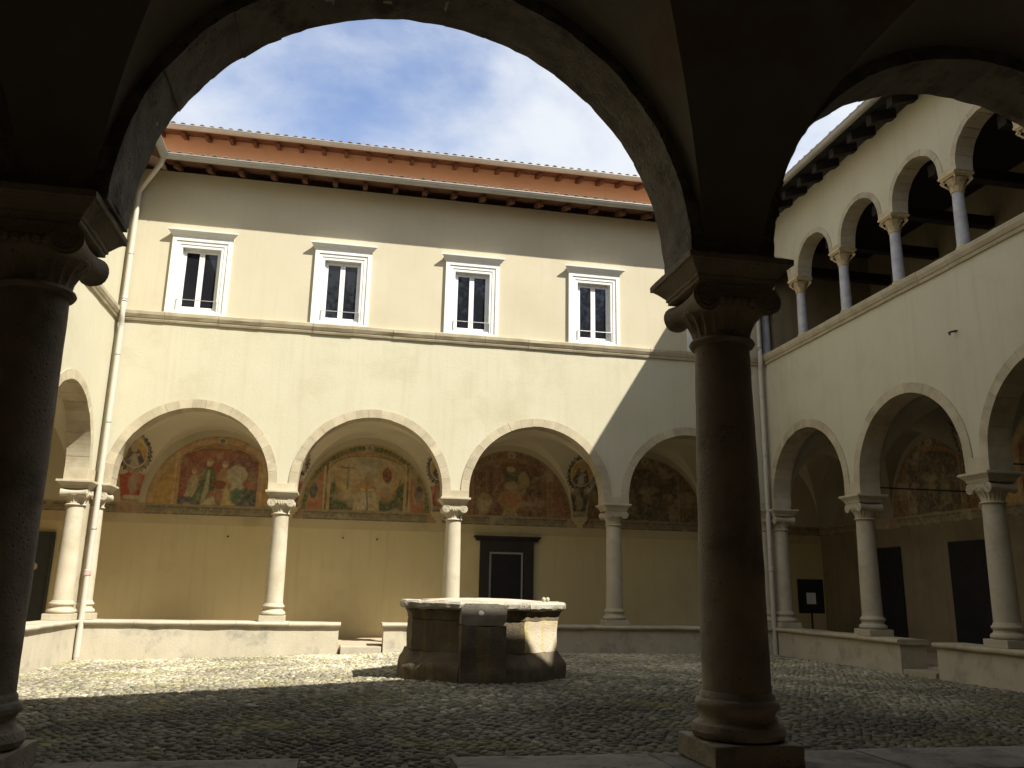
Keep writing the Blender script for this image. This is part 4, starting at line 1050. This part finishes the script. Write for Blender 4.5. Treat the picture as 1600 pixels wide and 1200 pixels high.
RL, ZL = 2.04, 3.90
OCH = (.34, .20, .06); RED = (.25, .075, .045); GRN = (.065, .10, .045); CRM = (.40, .31, .17); DRK = (.07, .06, .055); BLU = (.08, .09, .12)
def lunette(kind):
    nx, ny = 210, 118
    x, y = np.meshgrid(np.linspace(-RL, RL, nx), np.linspace(0, 2.2, ny))
    ry = 2.16; e = np.sqrt((x/RL)**2+(y/ry)**2); mask = e <= 1.0
    p = Paint(x, y, OCH if kind != 1 else (.34, .25, .11))
    A = {0: (.36, .22, .09), 1: (.36, .25, .10), 2: (.24, .12, .06), 3: (.20, .13, .07)}[kind]
    B = {0: (.42, .26, .13), 1: GRN, 2: (.17, .09, .05), 3: (.12, .08, .05)}[kind]
    # framing bands along the arch
    rb = 1-e; p.blend((rb > .0)*1., A)
    p.blend(((rb > .035) & (rb < .105))*1., B, .85)
    dn = np.sin(np.arctan2(y, x)*90); p.blend(((rb > .035) & (rb < .105) & (dn > .3))*1., tuple(q*1.3 for q in A), .15)
    p.blend(((rb > .115) & (rb < .125))*1., RED, .8); p.blend(((rb > .145) & (rb < .155))*1., (.18, .09, .04), .8)
    # side fields
    inx = 1.32 if kind != 2 else 1.38
    side = (abs(x) > inx) & (rb > .12)
    p.blend(side*1., {0: (.42, .25, .06), 1: (.33, .10, .06), 2: (.24, .09, .05), 3: (.15, .07, .04)}[kind], .8)
    if kind == 1:
        for sx in (-1, 1):
            p.ell(sx*1.62, .62, .13, .26, (.09, .10, .09), .9); p.ell(sx*1.62, .62, .20, .36, (.44, .33, .16), .35, .5); p.ell(sx*1.62, .62, .11, .24, (.10, .09, .08), .9)
    for q, cc in ((0, A), (.075, B), (.15, A)):
        p.blend(((abs(x) > inx-.16+q*.9) & (abs(x) < inx-.16+q*.9+.055) & (y < 1.55-q))*1., tuple(k_*1.15 for k_ in cc), .85)
    # inner scene (low arched panel)
    ix = inx-.18; top = 1.34+.44*np.sqrt(np.clip(1-(x/ix)**2, 0, 1)); inn = (abs(x) < ix) & (y < top) & (y > .04)
    bgc = {0: (.26, .085, .06), 1: (.34, .27, .15), 2: (.17, .07, .04), 3: (.10, .07, .05)}[kind]
    q = Paint(x, y, bgc); q.sd = kind*31+3
    if kind == 0:
        q.ell(.55, 1.35, .5, .3, (.17, .09, .09), .7, .6); q.ell(-.1, 1.55, .6, .2, (.34, .13, .08), .6, .6)
        q.figure(-.72, .10, 1.05, (.36, .30, .17)); q.figure(-.42, .08, 1.36, (.07, .13, .06), trim=(.40, .35, .22), lean=.12)
        q.figure(.12, .1, 1.3, (.42, .22, .10), lean=.02); q.ell(.02, .68, .22, .13, (.20, .07, .045)); q.ell(.02, .30, .32, .22, (.30, .10, .06))
        q.poly([(.1, .06), (.55, .06), (.22, .7)], (.44, .34, .14)); q.poly([(-.5, .05), (.0, .05), (-.12, .35)], (.46, .40, .24))
        q.ell(.52, .98, .30, .30, (.40, .34, .22)); q.figure(.55, .45, .85, (.42, .38, .27)); q.ell(.98, .80, .13, .36, (.26, .16, .11)); q.ell(.93, .68, .13, .10, (.38, .14, .06))
        q.ell(.88, .28, .36, .30, (.09, .09, .075)); q.poly([(-1.15, .04), (-.62, .04), (-.78, .28), (-1.12, .28)], (.10, .08, .11)); q.ell(.55, .35, .18, .22, (.12, .16, .09))
    elif kind == 1:
        q.ell(0, 1.3, .75, .6, (.36, .31, .2), .8, .6); q.ell(0, 1.55, .4, .16, (.22, .22, .17), .5, .6)
        for sx in (-1, 1):
            q.poly([(sx*1.15, .04), (sx*.28, .04), (sx*.42, .42), (sx*.75, .62), (sx*1.15, .98)], GRN, .95)
            q.poly([(sx*1.1, .30), (sx*.9, .30), (sx*1.0, 1.1)], (.10, .12, .06), .8)
        q.ell(-.62, .92, .33, .62, (.42, .24, .10), .8, .4); q.ell(-.62, .96, .20, .48, (.42, .34, .17), .9, .4)
        q.poly([(-.85, 1.40), (-.37, 1.38), (-.37, 1.34), (-.85, 1.355)], (.16, .07, .04), .95, .015); q.poly([(-.62, 1.50), (-.58, 1.50), (-.60, .70), (-.63, .70)], (.16, .09, .05), .9, .015)
        q.ell(-.61, 1.12, .055, .20, (.32, .26, .15), .9)
        q.ell(.60, .92, .30, .58, (.42, .23, .08), .8, .4); q.ell(.60, .86, .19, .42, (.36, .31, .18), .9, .4)
        q.ell(.60, 1.16, .14, .24, (.17, .065, .04), .95); q.poly([(.52, 1.30), (.68, 1.30), (.60, 1.46)], (.17, .065, .04)); q.ell(.57, .62, .14, .22, (.30, .16, .12), .6)
        q.poly([(-.42, .03), (.42, .03), (.30, .55), (.16, .98), (-.16, .98), (-.30, .55)], (.42, .33, .17), .95); q.poly([(-.30, .03), (.16, .03), (.10, .62), (-.12, .62)], (.44, .39, .26), .95)
        q.ell(0, .80, .32, .16, (.40, .20, .06), .85); q.ell(-.12, .70, .10, .05, (.42, .33, .2)); q.ell(.13, .72, .10, .05, (.42, .33, .2))
        q.poly([(.03, .05), (.065, .05), (.0, .68), (-.02, .68)], (.08, .06, .04), .9, .012); q.ell(0, 1.03, .10, .12, (.34, .22, .13)); q.ell(0, 1.14, .11, .07, (.25, .22, .17)); q.ell(0, 1.25, .28, .16, (.42, .36, .22), .4, .5)
    elif kind == 2:
        for sx in (-1, 1):
            for k in range(4): q.poly([(sx*(.62+.15*k), .05), (sx*(.68+.15*k), .05), (sx*(.68+.15*k), 1.4), (sx*(.62+.15*k), 1.4)], (.24, .12, .05) if k % 2 else (.10, .06, .035), .7)
        q.ell(0, 1.16, .34, .34, (.10, .09, .05)); q.ell(0, .55, .40, .34, (.36, .17, .05)); q.ell(0, .60, .28, .22, (.32, .13, .06)); q.ell(-.42, 1.22, .2, .28, (.22, .08, .05)); q.ell(.42, 1.2, .2, .26, (.30, .22, .1))
        q.ell(0, 1.02, .22, .14, (.34, .2, .1)); q.poly([(-.28, .05), (.28, .05), (.14, .32), (-.14, .32)], (.34, .25, .12)); q.ell(-.85, .45, .24, .34, (.27, .19, .09)); q.ell(.85, .42, .22, .3, (.22, .10, .06)); q.ell(0, 1.56, .14, .10, (.34, .27, .12))
    else:
        q.figure(-.5, .2, 1.1, (.16, .14, .09), (.2, .14, .09)); q.figure(.3, .1, 1.0, (.10, .08, .06), (.18, .12, .08)); q.ell(.9, .6, .3, .4, (.13, .06, .04))
    m = inn; p.c = np.where(m[..., None], q.c, p.c)
    p.blend((inn & (y > top-.035))*1., (.20, .08, .04), .9)
    # keystone ornament
    p.ell(0, 2.02, .13, .11, (.40, .34, .25)); p.ell(0, 2.02, .07, .07, (.20, .14, .12))
    p.ell(0, .03, .2, .07, (.30, .22, .12))
    mu = p.c[mask].mean(0); p.c = np.clip(mu*.95+(p.c-mu)*1.35, .015, 1)*.85+.15*np.array((.38, .30, .17))*{0: 1.05, 1: 1.1, 2: .8, 3: .5}[kind]  # lower tone of the last two scenes imitates their shaded bays
    return x, y, mask, p.finish(.55, kind*13+1)
LUN = [lunette(k) for k in range(4)]
def put_lunettes():
    lab = {0: 'lunette fresco of robed figures on a red ground', 1: 'lunette fresco of a praying robed figure between two visions on green hills', 2: 'lunette fresco with red drapery and golden medallion, colours darkened for shade', 3: 'nearly black lunette fresco, deep shade put into its colours'}
    for w, ks in (('far', (0, 1, 2, 3)), ('right', (2, 2, 0, 3)), ('left', (2, 1, 0, 1))):
        fn = FR[w]; c = ARC[w]['cols']; sc_ = VA[w]/2.08; FM[0] = 'fresco_dark' if w == 'right' else 'fresco'
        if w == 'right': ks = ks
        for i, k in enumerate(ks):
            x, y, mask, col = LUN[k]; uc = (c[i]+c[i+1])/2
            U = uc+x*sc_ + (.12 if (w == 'far' and i == 0) else 0); Z = ZL-.02+y; V = np.full_like(U, GD-.018)
            if w == 'far': P3 = np.stack([U, D+V, Z], -1)
            elif w == 'right': P3 = np.stack([XR+V, U, Z], -1)
            else: P3 = np.stack([XL-V, U, Z], -1)
            o = link('fresco', grid_mesh('fresco', x, y, P3, col, mask), WING[w]); o.matrix_parent_inverse = Matrix.Translation(-Vector(WING[w].location))
            tag(o, lab[k])
put_lunettes()
def frieze():
    # painted band below the lunettes
    for w in ('far', 'right', 'left'):
        L = (XR-XL+2*GD) if w == 'far' else (D-Nn+GD+1); FM[0] = 'fresco_dark' if w == 'right' else 'fresco'
        u0 = XL-GD+.02 if w == 'far' else Nn-1
        nx, ny = 900, 14
        x, y = np.meshgrid(np.linspace(0, L-.05, nx), np.linspace(0, .30, ny))
        p = Paint(x, y, (.22, .19, .12)); p.blend((np.sin(x*70) > .2)*((y > .10) & (y < .19))*1., (.13, .12, .09), .6)
        p.blend((y > .25)*1., (.28, .22, .13), .8); p.blend((y < .04)*1., (.10, .09, .06), .8); p.blend((abs(y-.22) < .015)*1., (.11, .10, .07), .8)
        for c in ARC[w]['cols']:
            p.blend((abs(x+u0-c) < .40)*1., (.34, .22, .14), .8)
        col = p.finish(.6, 3)
        U = u0+x; Z = 3.62+y; V = np.full_like(U, GD-.022)
        P3 = np.stack([U, D+V, Z], -1) if w == 'far' else (np.stack([XR+V, U, Z], -1) if w == 'right' else np.stack([XL-V, U, Z], -1))
        o = link('painted_frieze', grid_mesh('painted_frieze', x, y, P3, col, np.ones(x.shape, bool)), WING[w]); o.matrix_parent_inverse = Matrix.Translation(-Vector(WING[w].location))
frieze()
def medallions():
    n = 96
    for w in ('far', 'right', 'left'):
        cols = ARC[w]['cols']; a = VA[w]; FM[0] = 'fresco_dark' if w == 'right' else 'fresco'
        for ci, uc in enumerate(cols):
            if w != 'far' and ci in (0, 4): continue
            x, z = np.meshgrid(np.linspace(-.78, .78, n), np.linspace(.02, 2.16, int(n*1.35)))
            half = (cols[1]-cols[0])/2
            # limit inside the pendentive
            zz = np.clip((ZL-ZV+.0+z)/HV, 0, .995)
            bu = a*np.sqrt(1-zz**2); lim = half-bu
            if ci == 0 and w == 'far': lim = np.maximum(lim, 0)
            cy = 1.46; r = np.hypot(x/.50, (z-cy)/.56); ang = np.arctan2(z-cy, x)
            # inner: oval portrait with yellow ground, scalloped dark garland, red cartouche below
            p = Paint(x, z, (.5, .45, .32)); p.sd = ci*17+1
            scal = 1.0+.05*np.sin(ang*26)
            gar = (r < 1.0*scal) & (r > .74); frame = (r <= .76) & (r > .70)
            p.blend((r < 1.02*scal)*1., (.035, .035, .045)); p.blend(((r < 1.0*scal) & (r > .74) & (fbm(x*22, z*22, 5) > .62))*1., (.30, .26, .18), .8)
            p.blend((r < .76)*1., (.46, .42, .32)); p.blend((r < .71)*1., (.40, .24, .045))
            q = Paint(x, z, (.40, .24, .045)); q.sd = 9
            q.poly([(-.34, cy-.36), (.34, cy-.36), (.17, cy+.05), (.04, cy+.20), (-.04, cy+.20), (-.17, cy+.05)], (.045, .055, .085)); q.ell(0, cy+.12, .09, .12, (.36, .26, .17)); q.ell(0, cy+.22, .10, .09, (.30, .25, .20)); q.poly([(-.12, cy-.36), (.12, cy-.36), (.05, cy-.02), (-.05, cy-.02)], (.36, .33, .26)); q.ell(.0, cy-.1, .18, .04, (.34, .30, .22), .8, .3, .5)
            p.c = np.where((r < .70)[..., None], q.c, p.c)
            body = (abs(x) < .42-.12*np.clip((.9-z)/.8, 0, 1)) & (z < .90+.06*np.cos(x*9)) & (z > .08)
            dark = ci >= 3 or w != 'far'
            redc = (.32, .055, .035) if not dark else (.05, .05, .04); FM[0] = 'fresco_dark' if dark else 'fresco'  # shield colour turned near black to imitate shade in the darker bays
            edge = (abs(x) < .46-.12*np.clip((.9-z)/.8, 0, 1)) & (z < .95+.06*np.cos(x*9)) & (z > .04)
            p.blend((edge & (r > 1.0))*1., (.42, .36, .25)); p.blend((body & (r > 1.0))*1., redc)
            s2 = Paint(x, z, redc); s2.ell(0, .56, .12, .25, (.30, .24, .16), .9, .5); s2.poly([(-.24, .12), (.24, .12), (.22, .26), (-.22, .26)], (.42, .37, .25))
            p.c = np.where((body & (r > 1.0))[..., None], s2.c, p.c)
            fin = (abs(x) < .10-.3*(z-2.0)) & (z > 1.97)
            p.blend(fin*1., (.035, .035, .045))
            mask = ((r < 1.02*scal) | edge | fin) & (abs(x) < lim+.0)
            if ci == 0: mask = ((r < 1.02*scal) | edge | fin) & (x > -.6)&((x < lim))
            col = p.finish(.45, ci+40)
            # barrel surface of the vault
            vc, b = (T+GD)/2, (GD-T)/2
            V = vc+b*np.sqrt(np.clip(1-((ZL+z-ZV).clip(0)/HV)**2, 0, 1))-.022
            U = uc+x; Z = ZL+z
            P3 = np.stack([U, D+V, Z], -1) if w == 'far' else (np.stack([XR+V, U, Z], -1) if w == 'right' else np.stack([XL-V, U, Z], -1))
            if mask.sum() < 50: continue
            o = link('painted_medallion', grid_mesh('painted_medallion', x, z, P3, col, mask), WING[w]); o.matrix_parent_inverse = Matrix.Translation(-Vector(WING[w].location))
            tag(o, 'painted portrait medallion in a dark garland' + (' over a red shield' if not dark else ' over a shade darkened shield'))
medallions()
# corbels under the vault springers
for w in ('far', 'right', 'left'):
    fn = FR[w]
    for c in ARC[w]['cols'][1:-1]:
        mb = MB()
        for k, (z0, z1, r) in enumerate(((3.90, 3.97, .26), (3.82, 3.90, .22), (3.72, 3.82, .16), (3.62, 3.72, .09))):
            mb.box((c-r, GD-.05-r*.6, z0), (c+r, GD, z1), fn)
        part(mb, 'vault_corbel', 'plaster_band', w, bevel=.008)

# ------------------------------------------------------------------ doors
def doorway(wing, label, fn, u0, u1, zt, frame=.30, trim=True, cornice=True, mf='doorframe', leaf='door'):
    W_ = link('doorway', None, WING[wing]); inv = Matrix.Translation(-Vector(WING[wing].location)); W_.matrix_parent_inverse = inv; tag(W_, label)
    W_.location = fn((u0+u1)/2, GD-.02, FLOOR)
    i2 = Matrix.Translation(-Vector(W_.location))
    def add(mb, n, m, **kw):
        o = mb.build(n, m, W_, **kw); o.matrix_parent_inverse = i2; return o
    v = GD-.02
    if frame:
        mb = MB(); mb.box((u0, v-.10, FLOOR), (u0+frame, v, zt), fn); add(mb, 'jamb', mf, bevel=.01)
        mb = MB(); mb.box((u1-frame, v-.10, FLOOR), (u1, v, zt), fn); add(mb, 'jamb', mf, bevel=.01)
        mb = MB(); mb.box((u0+frame, v-.10, zt-frame*1.1), (u1-frame, v, zt), fn); add(mb, 'lintel', mf, bevel=.01)
    if cornice:
        mb = MB()
        for k, (dz, dv) in enumerate(((0, .13), (.05, .18), (.10, .24))): mb.box((u0-.04-dv*.7, v-dv, zt+dz+.001), (u1+.04+dv*.7, v, zt+dz+.05), fn)
        add(mb, 'door_cornice', mf)
    a, b = u0+frame, u1-frame; top = zt-frame*1.1
    mb = MB(); mb.box((a, v-.02, FLOOR), (b, v-.001, top), fn); add(mb, 'door_leaf', leaf)
    if trim:
        mb = MB()
        for q in ((a+.01, a+.07, FLOOR, top-.01), (b-.09, b-.04, FLOOR, top-.01), (a+.07, b-.09, top-.07, top-.01)):
            mb.box((q[0], v-.05, q[2]), (q[1], v-.021, q[3]), fn)
        add(mb, 'door_trim', 'alu')
doorway('far', 'dark doorway with heavy cornice behind the well', FR['far'], 4.25, 5.98, 3.12)
doorway('far', 'grey green door in the left gallery corner', FR['far'], -9.3, -8.15, 3.0, frame=.06, trim=False, cornice=False, mf='panel_grey', leaf='panel_grey')
mb = MB(); mb.lathe([(.001, 0), (.11, .0), (.11, .015), (.07, .02), (.065, .03), (.001, .03)], 24, (0, 0, 0))
o = mb.build('door_sign', 'plaster_band', None, smooth=30); o.location = (-8.62, D+GD-.075, 2.02); o.rotation_euler = (PI/2, 0, 0); tag(o, 'small round cream plaque on the grey green door', 'plaque')
doorway('right', 'narrow black doorway between two right arcade columns', FR['right'], 22.5, 23.8, 3.07, frame=.0, trim=False, cornice=False)
doorway('right', 'wide black doorway behind the right hand column', FR['right'], 18.6, 20.45, 3.1, frame=.0, trim=False, cornice=False)
doorway('right', 'black doorway further along right gallery', FR['right'], 12.4, 13.9, 3.1, frame=.0, trim=False, cornice=False)

# notice stand in right gallery
S = thing('notice_stand', 'dark notice stand holding a pale sheet inside the shaded right gallery', 'notice stand', (13.95, 23.9, FLOOR))
mb = MB(); mb.tube([(0, 0, 0), (0, 0, 1.2)], .03, 10); mb.build('post', 'iron', S)
mb = MB(); mb.lathe([(.26, 0), (.26, .02), (.05, .05), (.03, .07)], 20); mb.build('foot', 'iron', S)
mb = MB(); mb.box((-.42, -.03, .95), (.42, .02, 1.95)); mb.build('board', 'iron', S, bevel=.01)
mb = MB(); mb.box((-.16, -.037, 1.22), (.14, -.032, 1.55)); mb.build('notice_sheet', 'paper', S)

# iron hook on right wall and tie rods
mb = MB(); mb.tube([(0, 0, 0), (-.10, 0, -.02), (-.20, -.03, -.06), (-.22, -.08, -.12)], .02, 8); mb.lathe([(.05, -.01), (.05, .01)], 12, (0, 0, 0))
o = mb.build('iron_hook', 'iron', None, smooth=40); o.location = (XR-T, 14.63, 7.02); tag(o, 'small dark iron hook sticking out of the right wall above the arches', 'hook')
for i, u in enumerate(rc[1:4]):
    mb = MB(); mb.tube([(XR+T, u, 4.25), (XR+GD, u, 4.25)], .018, 8)
    o = mb.build('tie_rod', 'iron'); tag(o, ['iron tie rod across right gallery near the picture edge', 'iron tie rod across right gallery at the nearest visible column', 'iron tie rod across right gallery at the column by the wall gap'][i], 'tie rod', 'tie rods across the right gallery')

# small iron stubs in the back wall
for i, (x, z) in enumerate(((-.02, 3.08), (1.02, 3.06), (-3.4, 3.02))):
    mb = MB(); mb.tube([(0, 0, 0), (0, -.09, .0), (0, -.11, -.02)], .022, 8); o = mb.build('wall_stub', 'iron'); o.location = (x, D+GD, z)
    tag(o, ['small rusty stub on far gallery wall, left one of the pair', 'small rusty stub on far gallery wall, right one of the pair', 'small rusty stub on far gallery wall left of the first column'][i], 'iron stub')

# evergreen trees behind the near wing: what the window panes mirror
def tree(label, x, y, h, r, seed):
    rs = np.random.default_rng(seed); T_ = thing('holm_oak_tree', label, 'tree', (x, y, -.6), 0, 'evergreen trees beyond the near wing')
    mb = MB(); mb.tube([(0, 0, 0), (.1, .1, h*.3), (-.1, .2, h*.6), (0, 0, h*.85)], [.55, .42, .28, .1], 10)
    for k in range(7):
        a = k*2.4; z = h*(.35+.06*k); mb.tube([(0, 0, z), (math.cos(a)*r*.4, math.sin(a)*r*.4, z+1.5), (math.cos(a)*r*.8, math.sin(a)*r*.8, z+2.4)], [.18, .12, .04], 6)
    mb.build('trunk', 'beam', T_, smooth=60)
    n = 9000; cl = rs.normal(size=(60, 3)); cl /= np.linalg.norm(cl, axis=1)[:, None]; cl *= rs.uniform(.35, .85, (60, 1))
    cen = cl*np.array([r, r, h*.36])+np.array([0, 0, h*.62]); P = cen[rs.integers(0, 60, n)]+rs.normal(size=(n, 3))*np.array([.9, .9, .8])
    a = rs.normal(size=(n, 3)); a /= np.linalg.norm(a, axis=1)[:, None]; b = np.cross(a, rs.normal(size=(n, 3))); b /= np.linalg.norm(b, axis=1)[:, None]
    q = rs.uniform(.12, .3, (n, 1)); V = np.stack([P-a*q, P-b*q*.5, P+a*q, P+b*q*.5], 1).reshape(-1, 3)
    me = bpy.data.meshes.new('crown'); me.vertices.add(4*n); me.vertices.foreach_set('co', V.ravel()); me.loops.add(4*n); me.loops.foreach_set('vertex_index', np.arange(4*n, dtype=np.int32))
    me.polygons.add(n); me.polygons.foreach_set('loop_start', (np.arange(n)*4).astype(np.int32)); me.update(calc_edges=True); me.materials.append(MAT['leaf']); link('crown', me, T_)
MAT['leaf'] = material('dark evergreen leaf', (.045, .07, .03), (.03, .05, .02), 3, .6, 0, 30)
tree('tall dark evergreen tree behind the near wing, left one', 1.0, -15, 27, 4.2, 1)
tree('tall dark evergreen tree behind the near wing, middle one', 9.5, -16, 29, 5.2, 2)
tree('tall dark evergreen tree behind the near wing, right one', 19.0, -15, 28, 5.2, 3)
